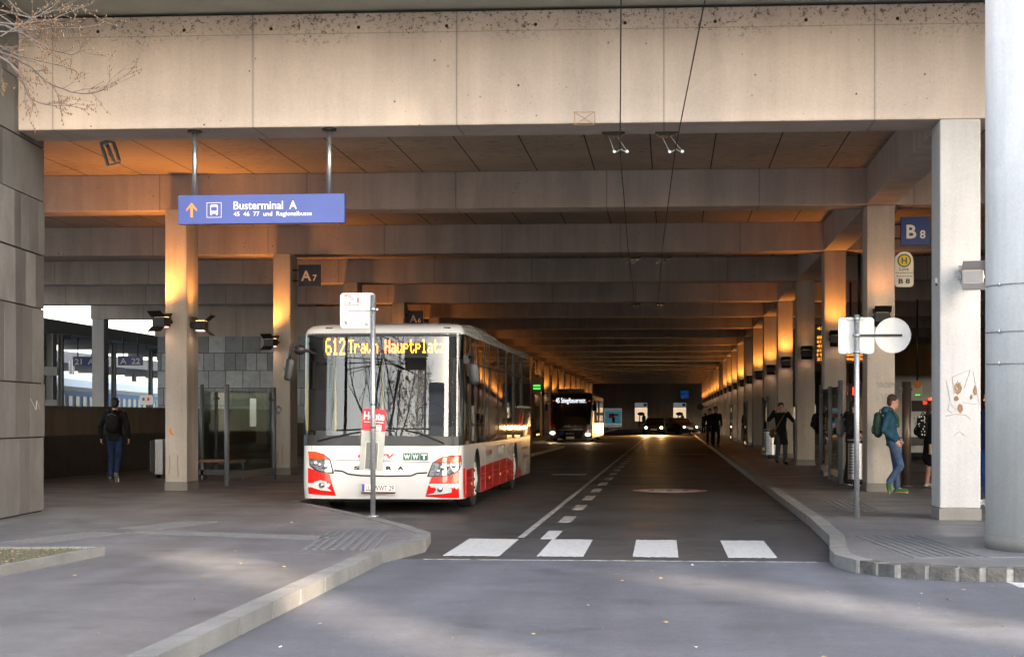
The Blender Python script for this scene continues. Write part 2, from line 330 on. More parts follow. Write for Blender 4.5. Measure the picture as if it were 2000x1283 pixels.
    def build(s, name, parent=None, off=None, bevel=0., bseg=2, loc=None):
        if name in SPLIT:
            par = list(range(len(s.v)))
            def fd(a):
                while par[a] != a: par[a] = par[par[a]]; a = par[a]
                return a
            for f in s.f:
                for q in f[1:]: par[fd(q)] = fd(f[0])
            grp = {}
            for i, f in enumerate(s.f): grp.setdefault(fd(f[0]), []).append(i)
            if 1 < len(grp) <= 60:
                first = None
                for ids in grp.values():
                    t = MB(); t.mats, t.names = s.mats, s.names; mp = {}
                    for i in ids:
                        t.f.append(tuple(mp.setdefault(q, len(mp)) for q in s.f[i])); t.mi.append(s.mi[i]); t.sm.append(s.sm[i])
                    t.v = [None]*len(mp)
                    for q, w in mp.items(): t.v[w] = s.v[q]
                    o = t._build(name, parent, off, bevel, bseg, loc); first = first or o
                return first
        return s._build(name, parent, off, bevel, bseg, loc)
    def _build(s, name, parent=None, off=None, bevel=0., bseg=2, loc=None):
        root = parent
        while root is not None and root.parent is not None: root = root.parent
        o3 = Vector(off) if off is not None else (Vector(root.location) if root is not None else Vector((0, 0, 0)))
        if loc is not None: o3 = Vector(loc)
        me = bpy.data.meshes.new(name); me.from_pydata([v-o3 for v in s.v], [], s.f)
        for mm in s.mats: me.materials.append(mm)
        if not s.mats: me.materials.append(M['black'])
        me.polygons.foreach_set('material_index', s.mi); me.polygons.foreach_set('use_smooth', s.sm); me.update()
        o = bpy.data.objects.new(name, me); COL.objects.link(o)
        if parent is not None: o.parent = parent
        if loc is not None and parent is None: o.location = loc
        if bevel:
            b = o.modifiers.new('bevel', 'BEVEL'); b.width = bevel; b.segments = bseg; b.limit_method = 'ANGLE'; b.angle_limit = R(50)
        return o
def tag(o, label, cat, group=None):
    o['label'] = label; o['category'] = cat
    if group: o['group'] = group
    return o
def kind(o, k='structure'): o['kind'] = k; return o
def thing(name, label, cat, loc=(0, 0, 0), group=None, rz=0.):
    o = bpy.data.objects.new(name, None); COL.objects.link(o); o.location = loc; o.rotation_euler = (0, 0, rz); o.empty_display_size = .2
    return tag(o, label, cat, group)
def copy_tree(o, parent=None):
    c = o.copy(); COL.objects.link(c); c.parent = parent
    for ch in list(o.children): copy_tree(ch, c)
    return c

# ------------------------------------------------------------------ ground
SK = .018                                   # slight skew of the cross beams in plan
YK = [23.75, 32.55]+[32.55+8.95*i for i in range(1, 21)]   # front planes of the cross beams at x=0
def yb(k, x): return YK[k]+SK*x
YEND = 212.
b = MB('road_out'); b.prism([(-140, -120), (140, -120), (140, 18.25), (-140, 18.25)], -.3, 0); kind(b.build('road'))
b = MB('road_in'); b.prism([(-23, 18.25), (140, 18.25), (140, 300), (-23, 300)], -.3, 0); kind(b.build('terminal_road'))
b = MB('platform'); b.prism([(-300, 18.25), (-23, 18.25), (-23, 600), (-300, 600)], -.3, 0); kind(b.build('railway_ground'))

LK = [(-2.95, -20), (-2.95, 17.7), (-2.72, 19.2), (-2.85, 20.6), (-3.3, 21.9), (-4.0, 23.6), (-6.05, 28.0), (-6.05, 52), (-5.25, 60), (-5.2, 85.5), (-5.5, 87.2), (-7.45, 93), (-7.45, 126), (-6.4, 134), (-6.4, 205)]
b = MB('pave_asphalt'); KW = .18
def offs(path, d):
    out = []
    for i, p in enumerate(path):
        a = Vector(path[max(i-1, 0)]); c = Vector(path[min(i+1, len(path)-1)]); t = (c-a).normalized(); out.append((p[0]+t.y*d, p[1]-t.x*d))
    return out
LKi = offs(LK, -KW)
b.prism(LKi+[(-23, 205), (-23, -20)], 0, .12); kind(b.build('left_pavement'))
RK = [(1.90, 205), (1.90, 24.2), (1.84, 20.5), (1.66, 18.5), (1.64, 17.7), (1.78, 17.0), (2.1, 16.5), (2.6, 16.22), (3.3, 16.08), (5, 16.0), (30, 16.0)]
RKi = offs(RK, -KW)
b = MB('pave_asphalt'); b.prism(RKi+[(30, 17.9), (7.3, 17.9), (7.3, 205)], 0, .12); kind(b.build('right_pavement'))
n = N('cobble'); c = n.mul((.085, .08, .073), n.rng(n.noise(6, 6, rough=.7), .3, .7, .55, 1.4)); n.col(c); n.b.inputs['Roughness'].default_value = .7; n.bump(n.noise(22, 5), .9, .02)
mat('mortar', (.30, .28, .25), .9, var=.2, vscale=20, bump=.4)
def kerb(name, path, inner, seg, rough=0.):
    b = MB('cobble' if rough else 'kerb'); g = random.Random(3)
    for i in range(len(path)-1):
        a, c = Vector(path[i]), Vector(path[i+1]); ai, ci = Vector(inner[i]), Vector(inner[i+1]); L = (c-a).length; k = max(1, round(L/seg))
        for j in range(k):
            t0, t1 = j/k+.007/L, (j+1)/k-.007/L; jit = [g.uniform(-rough, rough) for _ in range(3)]
            gp = .022/L if rough else 0.; t0 += gp; t1 -= gp*g.random()*1.6; q = [a.lerp(c, t0), a.lerp(c, t1), ai.lerp(ci, t1), ai.lerp(ci, t0)]
            n = (q[0]-q[3]).normalized(); q[0] = q[0]+n*jit[0]; q[1] = q[1]+n*jit[1]
            b.prism([tuple(p) for p in q], 0, .126+jit[2]*.4)
    if rough: b.prism([tuple(Vector(p)+Vector((.008, .02))) for p in path]+[tuple(p) for p in inner[::-1]], 0, .117, 'mortar')
    o = b.build(name, bevel=.012 if rough else .008); kind(o); return o
kerb('kerb_left', LK[1:], LKi[1:], 1.)
kerb('kerb_left_front', LK[:2], LKi[:2], 1.0)
kerb('kerb_right', RK[:6], RKi[:6], .5); kerb('kerb_cobbles', RK[5:], RKi[5:], .26, .022)
# drain joint and zebra
b = MB('paint_white'); g = random.Random(5)
for (a0, a1) in ((-2.47, -1.86), (-1.45, -.95), (-.42, .07), (.60, 1.12)):
    k = 14; top = [(a0+(a1-a0)*i/k, 21.3+g.uniform(-.03, .03)) for i in range(k+1)]; bot = [(a1-(a1-a0)*i/k+.012, 18.75+g.uniform(-.03, .03)) for i in range(k+1)]
    b.prism(top+bot, .001, .005)
kind(b.build('zebra_crossing'))
b = MB('paint_white'); p = [G(1948, 1128), G(2040, 1122), G(2090, 1146), G(1990, 1146)]; b.prism(p, .001, .005); kind(b.build('side_crossing_stripe'))
b = MB('paint_worn')
b.prism([(-1.90, 21.6), (-1.82, 21.6), (-1.82, 200), (-1.90, 200)], .001, .005)
y = 21.4; i = 0
while y < 190:
    b.prism([(-1.60, y), (-1.42, y), (-1.42, y+1.5), (-1.60, y+1.5)], .001, .005, 'paint_white' if i < 1 else 'paint_worn'); y += 3.4; i += 1
kind(b.build('centre_line'))
b = MB('paint_worn'); 
for (yy, x0, x1) in ((45, -3.1, -2.2), (98, -6.6, -5.4), (70, .2, 1.5)): b.prism([(x0, yy), (x1, yy), (x1, yy+1.1), (x0, yy+1.1)], .001, .005)
kind(b.build('lane_marking'))
# drain grating slot and asphalt seam
b = MB('joint_dark'); b.prism([(-2.0, 20.95+.6), (-.6, 21.55), (-.6, 21.62), (-2.0, 21.62)], .0005, .003); b.prism([(-2.6, 18.22), (1.5, 18.22), (1.5, 18.27), (-2.6, 18.27)], .0005, .0025, 'paint_worn')
b.prism([(1.2, 25.4), (1.88, 25.4), (1.88, 25.7), (1.2, 25.7)], .0005, .004)
kind(b.build('road_seam'))
mat('disc_red', (.42, .16, .13), .6, var=.25, vscale=4)
cx, cy = G(1308, 957.5)
b = MB('poster_red', 'paint_white', 'black_text')
circ = lambda rx, ry, n=40: [(cx+rx*math.cos(2*math.pi*i/n), cy+ry*math.sin(2*math.pi*i/n)) for i in range(n)]
b.prism(circ(.76, .95), .001, .004, 'disc_red'); b.prism(circ(.60, .78), .0045, .0065, 'paint_white')
[b.box(cx+q-.06, cx+q+.06, cy-.32, cy+.32, .0068, .0085, 'dark_plastic') for q in (-.37, 0, .33)]
kind(b.build('painted_speed_disc'))
# tactile strips
mat('tactile', (.135, .133, .135), .8, var=.15, vscale=10)
b = MB('tactile')
def strip(x0, y0, x1, y1, w, n):
    a = Vector((x0, y0)); c = Vector((x1, y1)); d = (c-a).normalized(); nn = Vector((-d.y, d.x))
    for i in range(n):
        o = nn*(w*(i/(n-1)-.5)); q = nn*(w/n*.28)
        b.prism([tuple(a+o-q), tuple(c+o-q), tuple(c+o+q), tuple(a+o+q)], .1205, .127)
strip(2.75, 17.4, 2.5, 20.6, .7, 8); strip(-3.45, 17.9, -3.75, 20.9, .7, 8); strip(-3.9, 19.6, -7.0, 20.7, .5, 6); strip(-7.1, 18.6, -6.2, 22.5, .5, 6)
strip(2.8, 26, 2.8, 29.5, .5, 6); strip(2.4, 17.4, 7.2, 18.0, .06, 2)
kind(b.build('tactile_paving'))
# planter
b = MB('soil'); PL = [(-5.66, 16.95), (-5.83, 14.4), (-14, 12.6), (-14, 15.6)]
b.prism(PL, .12, .19); kind(b.build('planter_bed'))
b = MB('kerb'); q = PL+[PL[0]]
for i in (0, 3):
    a, c = Vector(q[i]), Vector(q[i+1]); d = (c-a).normalized(); nn = Vector((-d.y, d.x))*.035
    b.prism([tuple(a-nn), tuple(c-nn), tuple(c+nn), tuple(a+nn)], .1205, .21)
a, c = Vector(PL[1]), Vector(PL[2]); nn = Vector((0, .05)); b.prism([tuple(a-nn), tuple(c-nn), tuple(c+nn), tuple(a+nn)], .1205, .209)
kind(b.build('planter_edging', bevel=.008))
b = MB('grass', 'dry_leaf'); g = random.Random(9)
for i in range(2600):
    u, v = g.random(), g.random(); a = Vector(PL[3]).lerp(Vector(PL[0]), u); c = Vector(PL[2]).lerp(Vector(PL[1]), u); p = a.lerp(c, v); t = g.uniform(0, 6.28); h = g.uniform(.015, .05); w = .008
    if g.random() < .75: b.add([(p.x-w*math.cos(t), p.y-w*math.sin(t), .19), (p.x+w*math.cos(t), p.y+w*math.sin(t), .19), (p.x+g.uniform(-.02, .02), p.y+g.uniform(-.02, .02), .19+h)], [(0, 1, 2)], 'grass')
    else: b.add([(p.x, p.y, .194), (p.x+.035*math.cos(t), p.y+.035*math.sin(t), .2), (p.x+.03*math.cos(t+1.2), p.y+.03*math.sin(t+1.2), .197)], [(0, 1, 2)], 'dry_leaf')
kind(b.build('planter_grass'), 'stuff')
b = MB('dry_leaf', 'white_text')
for i in range(95):
    if g.random() < .55: x, y, z = g.uniform(-9, -3.2), g.uniform(10, 24), .123
    else: x, y, z = g.uniform(-2.8, 5), g.uniform(9.5, 18), .003
    t = g.uniform(0, 6.28); r = g.uniform(.012, .028)
    b.add([(x+r*math.cos(t+q)*(1 if k % 2 else .6), y+r*math.sin(t+q), z+.004*(k % 3)) for k, q in enumerate((0, 1.2, 2.4, 3.6, 4.9))], [(0, 1, 2, 3, 4)], 'dry_leaf' if g.random() < .9 else 'white_text')
kind(b.build('leaf_litter'), 'stuff')

# ------------------------------------------------------------------ terminal structure
XL, XR = -23.15, 14.2; BZ0, BZ1 = 5.42, 6.11
WB = [W(36, 24.2)[0], XR]
def skewbox(b, x0, x1, k, y0, y1, z0, z1, m=None):
    vs = [(x, (yb(k, x)+yy), z) for z in (z0, z1) for yy in (y0, y1) for x in (x0, x1)]
    b.add(vs, [(0, 2, 3, 1), (4, 5, 7, 6), (0, 1, 5, 4), (2, 6, 7, 3), (0, 4, 6, 2), (1, 3, 7, 5)], m)
b = MB('conc_front'); skewbox(b, -9.3, 9.5, 0, 0, .95, 5.50, 7.06)
root = thing('front_beam', 'deep pale concrete edge beam across the terminal entrance with pitted top', 'beam')
fb = b.build('beam_face', root, bevel=.02)
b = MB('graffiti_brown'); p = [W(1120, 23.6), W(1160, 23.6)]; z0, z1 = ZT(240, 23.6), ZT(215, 23.6); yy = lambda x: yb(0, x)-.004
x0, x1 = p[0][0], p[1][0]
for a in (((x0, z0), (x1, z0)), ((x1, z0), (x1, z1)), ((x1, z1), (x0, z1)), ((x0, z1), (x0, z0)), ((x0, z0), (x1, z1)), ((x0, z1), (x1, z0))):
    b.tube([(a[0][0], yy(a[0][0]), a[0][1]), ((a[0][0]+a[1][0])/2+.01, yy(a[0][0]), (a[0][1]+a[1][1])/2-.006), (a[1][0], yy(a[1][0]), a[1][1])], .004, 4)
b.build('graffiti', root)
b = MB('conc_soffit'); b.box(-30, 30, 20.6, 26, 7.10, 8.2); tag(b.build('roof_overhang', bevel=.02), 'grey green concrete underside overhanging above the deep entrance beam', 'overhang')
b = MB('conc_beam'); b.box(-30, 30, 21.6, 213, 8.22, 15); tag(b.build('upper_building'), 'grey upper storey of the terminal above the overhang', 'building')
b = MB('ceiling'); b.box(XL, XR, 24.8, YEND, BZ1, BZ1+.6); tag(b.build('ceiling_slab'), 'long boarded ceiling of the bus terminal with dark joints and dirt flecks', 'ceiling')
ordn = ['', 'first', 'second', 'third', 'fourth', 'fifth', 'sixth', 'seventh', 'eighth', 'ninth', 'tenth', 'eleventh', 'twelfth', 'thirteenth', 'fourteenth', 'fifteenth', 'sixteenth', 'seventeenth', 'eighteenth', 'nineteenth', 'twentieth', 'twenty-first', 'twenty-second']
for k in range(1, 21):
    b = MB('conc_beam'); skewbox(b, XL, XR, k, 0, .75, BZ0, BZ1-.002)
    tag(b.build('cross_beam', bevel=.015), 'concrete cross beam under the ceiling, %s one behind the deep entrance beam' % ordn[k], 'beam', 'cross beams under the terminal ceiling')
b = MB('conc_beam')
for k in range(20):
    y0 = yb(k, 3.86)+(.955 if k == 0 else .755); b.box(3.60, 4.13, y0, yb(k+1, 3.86)-.012, BZ0+.004, BZ1-.004)
tag(b.build('edge_girder', bevel=.01), 'long concrete girder running over the right column row', 'beam')
# columns
def column(x0, x1, yf, d, ztop, pm, z0=.12, skirt='conc_plinth'):
    b = MB(pm); b.box(x0, x1, yf, yf+d, z0+.155, ztop); s = MB(skirt); s.box(x0-.010, x1+.010, yf-.010, yf+d+.010, z0-.01, z0+.155); return b, s
RC = []; LC = []
for k in range(0, 21):
    x0, x1 = (3.60, 4.14) if k == 0 else (3.61, 4.12); yf = yb(k, 3.86)+.006-(.25 if k == 0 else 0)
    if k == 0:
        lab = 'pale concrete column with brown smeared graffiti beside the white round pillar'
    elif k == 1: lab = 'concrete column behind the B 8 sign with a man leaning on it'
    else: lab = 'square concrete column of the right row, %s one back from the round pillar' % ordn[k+1]
    r = thing('concrete_column', lab, 'column', ((x0+x1)/2, yf+.37, .12), 'square columns along the right platform')
    bb, ss = column(x0, x1, yb(0, 3.86)-.004 if k == 0 else yf, .75, 5.499 if k == 0 else BZ0-.002, 'conc_col_pale' if k == 0 else 'conc_col')
    bb.build('shaft', r, bevel=.02); ss.build('base', r, bevel=.006); RC.append((r, yf))
for k in range(1, 21):
    x0, x1 = -9.48, -9.06; yf = yb(k, -9)-.35+.006
    lab = {1: 'concrete column under the blue hanging sign with rusty streaks near its foot', 2: 'concrete column carrying the A 7 sign with blue scribble'}.get(k, 'square concrete column of the left row, %s one from the entrance' % ordn[k])
    r = thing('concrete_column', lab, 'column', ((x0+x1)/2, yf+.4, .12), 'square columns along the left platform')
    bb, ss = column(x0, x1, yf, .8, BZ0-.002, 'conc_col'); bb.build('shaft', r, bevel=.02); ss.build('base', r, bevel=.006); LC.append((r, yf))
for k in (5, 6, 7):
    x0 = -23.1; yf = yb(k, x0)+.01
    r = thing('concrete_column', 'slim pale column on the railway side, %s visible from left' % {5: 'the one', 6: 'second', 7: 'third'}[k], 'column', (x0+.3, yf+.4, .0), 'pale columns on the railway side')
    bb, ss = column(x0, x0+.5, yf, .6, BZ0-.002, 'conc_col_pale', 0.); bb.build('shaft', r, bevel=.02); ss.build('base', r)
# graffiti on columns
def scribble(root, pts_list, y, m, r=.006):
    b = MB(m)
    for pts in pts_list:
        b.tube([(x, y, z) for x, z in pts], r, 4)
    b.build('graffiti', root)
yg = yb(0, 3.86)-.007; P0 = lambda px, py: (W(px, 23.45)[0], ZT(py, 23.45))
scribble(RC[0][0], [[P0(1846, 742), P0(1856, 790), P0(1866, 800)], [P0(1858, 734), P0(1862, 770)], [P0(1860, 735), P0(1893, 722), P0(1880, 760)], [P0(1898, 725), P0(1910, 790), P0(1878, 785)], [P0(1852, 790), P0(1850, 800), P0(1858, 806)], [P0(1845, 812), P0(1865, 808), P0(1885, 810), P0(1893, 818)], [P0(1862, 850), P0(1872, 842), P0(1882, 850)]], yg, 'graffiti_grey', .004)
b = MB('graffiti_brown'); g = random.Random(2)
for (px, py, rx, rz) in ((1869, 757, 8, 14), (1873, 797, 6, 10), (1902, 762, 4, 11), (1894, 775, 3, 6), (1866, 778, 5, 6)):
    x, z = P0(px, py)
    for q in range(12):
        t = 2*math.pi*q/12
        pts = [(x+rx/145*math.cos(a)*g.uniform(.05, 1), yg, z+rz/145*math.sin(a)*g.uniform(.05, 1)) for a in [t+i*.7 for i in range(7)]]
        b.tube(pts, .005, 4)
b.build('graffiti', RC[0][0])
P1 = lambda px, py: (W(px, 32.6)[0], ZT(py, 32.6))
yg1 = RC[1][1]-.003
scribble(RC[1][0], [[P1(1712+i*7+4*math.cos(a), 752+6*math.sin(a*1.3+i)) for a in [j*.8 for j in range(8)]] for i in range(5)]+[[P1(1708+i*10+3*math.cos(a), 775+7*math.sin(a*1.2+i)) for a in [j*.8 for j in range(6)]] for i in range(3)], yg1, 'graffiti_grey', .006)
P2 = lambda px, py: (W(px, 42)[0], ZT(py, 42))
scribble(LC[1][0], [[P2(540+i*4+5*math.cos(a*2.1), 800+8*math.sin(a+i)) for a in [j*.9 for j in range(7)]] for i in range(4)], LC[1][1]-.003, 'graffiti_blue', .006)
P3 = lambda px, py: (W(px, 32.8)[0], ZT(py, 32.8))
scribble(LC[0][0], [[P3(333, 838), P3(340, 850)], [P3(331, 840), P3(338, 846)], [P3(334, 834), P3(334, 848)]], LC[0][1]-.003, 'orange_text', .012)
scribble(LC[0][0], [[P3(332, 888), P3(333, 905), P3(331, 925)], [P3(349, 888), P3(348, 900), P3(350, 930)]], LC[0][1]-.003, 'graffiti_brown', .007)
scribble(LC[1][0], [[P2(558, 868), P2(557, 890), P2(558, 905)], [P2(548, 880), P2(548, 905)]], LC[1][1]-.003, 'graffiti_brown', .008)

# round pillar
cxp, cyp = W(1927, 18.4); cxp += .95
root = thing('round_pillar', 'bright white round concrete pillar at the right edge with three steel straps', 'pillar', (cxp, cyp, .12))
b = MB('conc_round'); b.cyl((cxp, cyp, .27), (cxp, cyp, 7.098), .95, 96); b.build('shaft', root)
b = MB('conc_plinth'); b.cyl((cxp, cyp, .11), (cxp, cyp, .27), .958, 96); b.build('base', root)
for py in (557, 648, 710):
    z = ZT(py, 18.2); b = MB('galv'); n_ = 60
    b.tube([(cxp+.962*math.cos(a), cyp+.962*math.sin(a), z+.012*math.sin(a*1.0)) for a in [math.pi*1.0+math.pi*i/n_ for i in range(n_+1)]], .006, 6)
    a = math.pi*1.13; b.ell((cxp+.972*math.cos(a), cyp+.972*math.sin(a), z), (.016, .016, .024)); b.build('strap', root)
# stone-clad block, left
root = thing('stone_clad_wall', 'tall wall end clad in large grey stone slabs at the left edge', 'wall', (-9.6, 21, .12))
b = MB('joint_dark'); bx0 = -12.; fx = lambda y: -9.05-.085*(y-23.3)
b.prism([(bx0, 18), (fx(18)-.03, 18), (fx(24.8)-.03, 24.84), (bx0, 24.84)], .12, 9); b.build('core', root)
zs = [.13, 1.21, 1.99, 3.08, 3.86, 4.65, 5.43, 6.22, 7.0, 8.0]; g = random.Random(4); b = MB('stone_a', 'stone_b', 'stone_c', 'stone_d')
for i in range(len(zs)-1):
    y = 18.
    while y < 24.85:
        w = g.choice((.35, .5, .72, .9)); y1 = min(y+w, 24.87)
        if 24.87-y1 < .25: y1 = 24.87
        dx = g.uniform(0, .006)+(.012 if i in (1, 4) else 0)
        b.add([(fx(y)+dx-.06, y, zs[i]+.01), (fx(y)+dx, y, zs[i]+.01), (fx(y)+dx, y, zs[i+1]-.01), (fx(y)+dx-.06, y, zs[i+1]-.01),
               (fx(y1)+dx-.06, y1-.004, zs[i]+.01), (fx(y1)+dx, y1-.004, zs[i]+.01), (fx(y1)+dx, y1-.004, zs[i+1]-.01), (fx(y1)+dx-.06, y1-.004, zs[i+1]-.01)],
              [(0, 1, 2, 3), (7, 6, 5, 4), (1, 5, 6, 2), (3, 2, 6, 7), (0, 4, 5, 1), (4, 0, 3, 7)], g.choice(('stone_a', 'stone_b', 'stone_b', 'stone_c', 'stone_d')))
        y = y1
    x = -9.22
    for w in (.7, .9, .7, .8):
        b.box(x-w+.005, x, 24.85, 24.89, zs[i]+.01, zs[i+1]-.01, g.choice(('stone_a', 'stone_b'))); b.box(x-w+.005, x, 17.96, 18.0, zs[i]+.01, zs[i+1]-.01, g.choice(('stone_a', 'stone_b'))); x -= w
b.build('stone_slabs', root)
b = MB('graffiti_grey'); x = fx(23.9)+.022
P = lambda px, py: (PX(fx(23.5), px), py)
def onwall(px, py):
    D = PX(fx(24)+.02, px); y = W(px, D)[1]; D = PX(fx(y)+.022, px); return (fx(y)+.022, W(px, D)[1], ZT(py, D))
for pts in (((6, 778), (14, 812)), ((20, 778), (8, 816)), ((4, 840), (8, 830), (14, 838), (8, 850), (4, 842)), ((60, 778), (70, 800), (72, 782), (78, 798))): b.tube([onwall(*p) for p in pts], .005, 4)
b.build('graffiti', root)
# railway-side parapet, end room
b = MB('conc_wall'); b.prism([(-14.25, 25.0), (-14.0, 25.0), (-13.95, 61), (-14.2, 61)], 0, 1.70)
r = thing('parapet_wall', 'stained low concrete parapet towards the railway platforms', 'wall', (-14.1, 43, 0)); b.build('wall', r)
b = MB('granite_dark'); b.prism([(-13.99, 26), (-13.96, 26), (-13.91, 61), (-13.94, 61)], .12, 1.08); b.build('dado', r)
b = MB('conc_plinth'); b.prism([(-14.3, 25.7), (-13.93, 25.7), (-13.9, 61), (-14.25, 61)], 1.70, 1.76); b.build('coping', r, bevel=.01)
y0 = 60.6
r = thing('slate_tiled_room', 'back wall clad in blue grey slate tiles behind the glass screens', 'wall', (-14, y0, 0))
b = MB('slate'); b.box(-18.2, -9.6, y0, y0+5.2, 1.29, 4.36); b.build('tiled_wall', r)
b = MB('granite_dark'); b.box(-13.9, -9.65, y0+.06, y0+5.1, 0, 1.29); b.build('plinth_wall', r)
b = MB('conc_beam'); b.box(-18.3, -9.5, y0-.02, y0+5.3, 4.362, 5.40); b.build('lintel', r)
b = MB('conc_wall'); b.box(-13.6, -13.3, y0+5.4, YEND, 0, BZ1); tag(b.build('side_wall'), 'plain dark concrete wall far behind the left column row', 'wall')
# right boundary wall with openings
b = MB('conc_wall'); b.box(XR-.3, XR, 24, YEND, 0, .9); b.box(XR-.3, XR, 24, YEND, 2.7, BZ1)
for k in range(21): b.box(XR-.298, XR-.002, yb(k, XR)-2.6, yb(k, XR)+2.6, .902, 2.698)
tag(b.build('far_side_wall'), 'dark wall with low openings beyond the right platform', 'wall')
# end wall
r = thing('tunnel_end_wall', 'dark stone wall closing the far end of the tunnel', 'wall', (0, YEND, 0))
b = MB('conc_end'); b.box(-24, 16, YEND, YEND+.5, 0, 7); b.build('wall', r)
def PE(px, py, D=YEND-.3): return W(px, D)[0], ZT(py, D)
for (a, c) in ((1240, 1264.5), (1315, 1340)):
    x0, z0 = PE(a, 822); x1, z1 = PE(c, 786)
    b = MB('lit_window'); b.box(x0, x1, YEND-.03, YEND-.01, z0, z1-.55); b.box(x0, x1, YEND-.03, YEND-.01, z1-.5, z1, 'poster_pale'); w = b.build('lit_window', r)
    b = MB('black_metal', 'graffiti_brown', 'sign_blue2')
    b.box(x0-.04, x1+.04, YEND-.06, YEND-.031, z1-.56, z1-.5); b.box(x0-.05, x0, YEND-.06, YEND-.01, z0, z1); b.box(x1, x1+.05, YEND-.06, YEND-.01, z0, z1)
    b.box(x1-.45, x1-.08, YEND-.05, YEND-.031, z1-.42, z1-.1, 'sign_blue2')
    b.text('mm mmmm', (x0+.55, YEND-.05, z1-.18), .1, 'seam_grey', width=.8) if False else None
    b.build('window_frame', w)
    b = MB('black_metal', 'green_logo'); g = random.Random(int(a))
    b.cyl((x0+.5, YEND-.3, .3), (x0+.62, YEND-.3, 1.9), .06, 8); b.ell((x0+.75, YEND-.3, 1.9), (.45, .2, .22)); b.ell((x0+1.1, YEND-.3, 1.3), (.25, .2, .5), 'green_logo'); b.build('window_display', w)
x0, z0 = PE(1329, 777.5); x1, z1 = PE(1344.5, 762)
r = thing('bank_sign', 'small square blue sign high on the far end wall', 'sign', ((x0+x1)/2, YEND, z0))
b = MB('sign_blue2'); b.box(x0, x1, YEND-.12, YEND-.005, z0, z1); b.build('panel', r)
mat('hypo_face', (.01, .09, .3), .4, emit=(.01, .12, .5), es=.04); b = MB('hypo_face'); b.box(x0+.02, x1-.02, YEND-.13, YEND-.121, z0+.02, z1-.02); b.build('face', r)
b = MB('beige_text'); b.text('HYPO', ((x0+x1)/2, YEND-.14, (z0+z1)/2), .24, bold=.03, width=.85); b.build('lettering', r)
x0, z0 = PE(1181, 833, 196); x1, z1 = PE(1215, 797, 196); ym = 195.
r = thing('map_poster', 'lit blue and red route map poster far down the tunnel', 'poster', ((x0+x1)/2, ym, 0))
b = MB('poster_pale'); b.box(x0, x1, ym, ym+.15, z0, z1); b.build('board', r)
b = MB('poster_cyan', 'poster_red', 'yellow', 'green_logo'); b.box(x0+.08, x1-.08, ym-.01, ym-.002, z0+.4, z1-.3); b.box(x0+.5, x0+1.1, ym-.02, ym-.011, z0+1.0, z0+1.5, 'poster_red'); b.box(x0+1.1, x1-.4, ym-.02, ym-.011, z0+1.2, z0+1.45, 'yellow'); b.box(x0+.85, x0+1.2, ym-.022, ym-.021, z0+.5, z0+1.1, 'green_logo'); b.box(x0+.1, x1-.1, ym-.02, ym-.011, z0+.12, z0+.2, 'poster_red'); b.box(x0+.1, x1-.1, ym-.02, ym-.011, z1-.2, z1-.14, 'seam_grey'); b.build('map', r)
b = MB('black_metal'); b.box(x0+.3, x0+.38, ym+.02, ym+.1, 0, z1+.02); b.box(x1-.38, x1-.3, ym+.152, ym+.2, 0, z0+.3); b.build('frame', r)

# ------------------------------------------------------------------ lamps on columns
def make_fixture():
    r = thing('flood_lamp', '', 'lamp')
    b = MB('black_metal'); b.box(-.14, .14, -.30, -.10, -.085, .085); b.box(-.05, .05, -.10, 0, -.05, .05); b.box(-.16, -.142, -.24, -.06, -.03, .03); b.box(.142, .16, -.24, -.06, -.03, .03); b.build('housing', r, off=(0, 0, 0), bevel=.008)
    b = MB('black_metal'); t = Matrix.Translation((0, -.30, .085)) @ Matrix.Rotation(R(-38), 4, 'X'); b.box(-.155, .155, -.17, .0, 0, .012, mt=t)
    t = Matrix.Translation((0, -.11, .085)) @ Matrix.Rotation(R(55), 4, 'X'); b.box(-.155, .155, 0, .09, 0, .012, mt=t); b.build('upper_flap', r, off=(0, 0, 0))
    b = MB('black_metal'); t = Matrix.Translation((0, -.30, -.085)) @ Matrix.Rotation(R(38), 4, 'X'); b.box(-.155, .155, -.15, .0, -.012, 0, mt=t); b.build('lower_flap', r, off=(0, 0, 0))
    b = MB('lamp_warm'); b.box(-.11, .11, -.28, -.12, .0855, .091); b.build('upper_lens', r, off=(0, 0, 0))
    b = MB('lamp_pink'); b.box(-.11, .11, -.28, -.12, -.104, -.0855); b.build('lower_lens', r, off=(0, 0, 0))
    return r
fx0 = make_fixture(); used = [False]
def spot(parent, loc, rot, power, col, size=R(130), blend=.6, rad=.06):
    l = bpy.data.lights.new('lamp_light', 'SPOT'); l.energy = power; l.color = col; l.spot_size = size; l.spot_blend = blend; l.shadow_soft_size = rad
    o = bpy.data.objects.new('lamp_light', l); COL.objects.link(o); o.parent = parent; o.location = loc; o.rotation_euler = rot
SOD = (1., .34, .055)
def fixture(x, y, z, rz, label, grp, up=0., down=0.):
    o = fx0 if not used[0] else copy_tree(fx0); used[0] = True; o.location = (x, y, z); o.rotation_euler = (0, 0, rz); o['label'] = label; o['group'] = grp
    return o, up, down
FX = []
LAMPZ = 3.33
rp = [0, 14, 60, 4, 75, 60, 70, 6, 80, 60, 70, 60, 5, 60, 60, 60, 50, 50, 50, 50, 50]
for k in range(21):
    lab = 'lamp with open flaps on the pale column beside the round pillar' if k == 0 else 'black flood lamp with flaps on the right column row, %s from the round pillar' % ordn[k+1]
    FX.append(fixture(3.99 if k == 0 else 3.86, RC[k][1]+(.24 if k == 0 else 0)-.002, LAMPZ+(.03 if k == 0 else 0), 0, lab, 'flood lamps on the right columns', rp[k], 6 if k else 8))
lp = [165, 125, 80, 80, 70, 6, 70, 60, 60, 60, 60, 60, 50, 50, 50, 50, 50, 50, 50, 50]
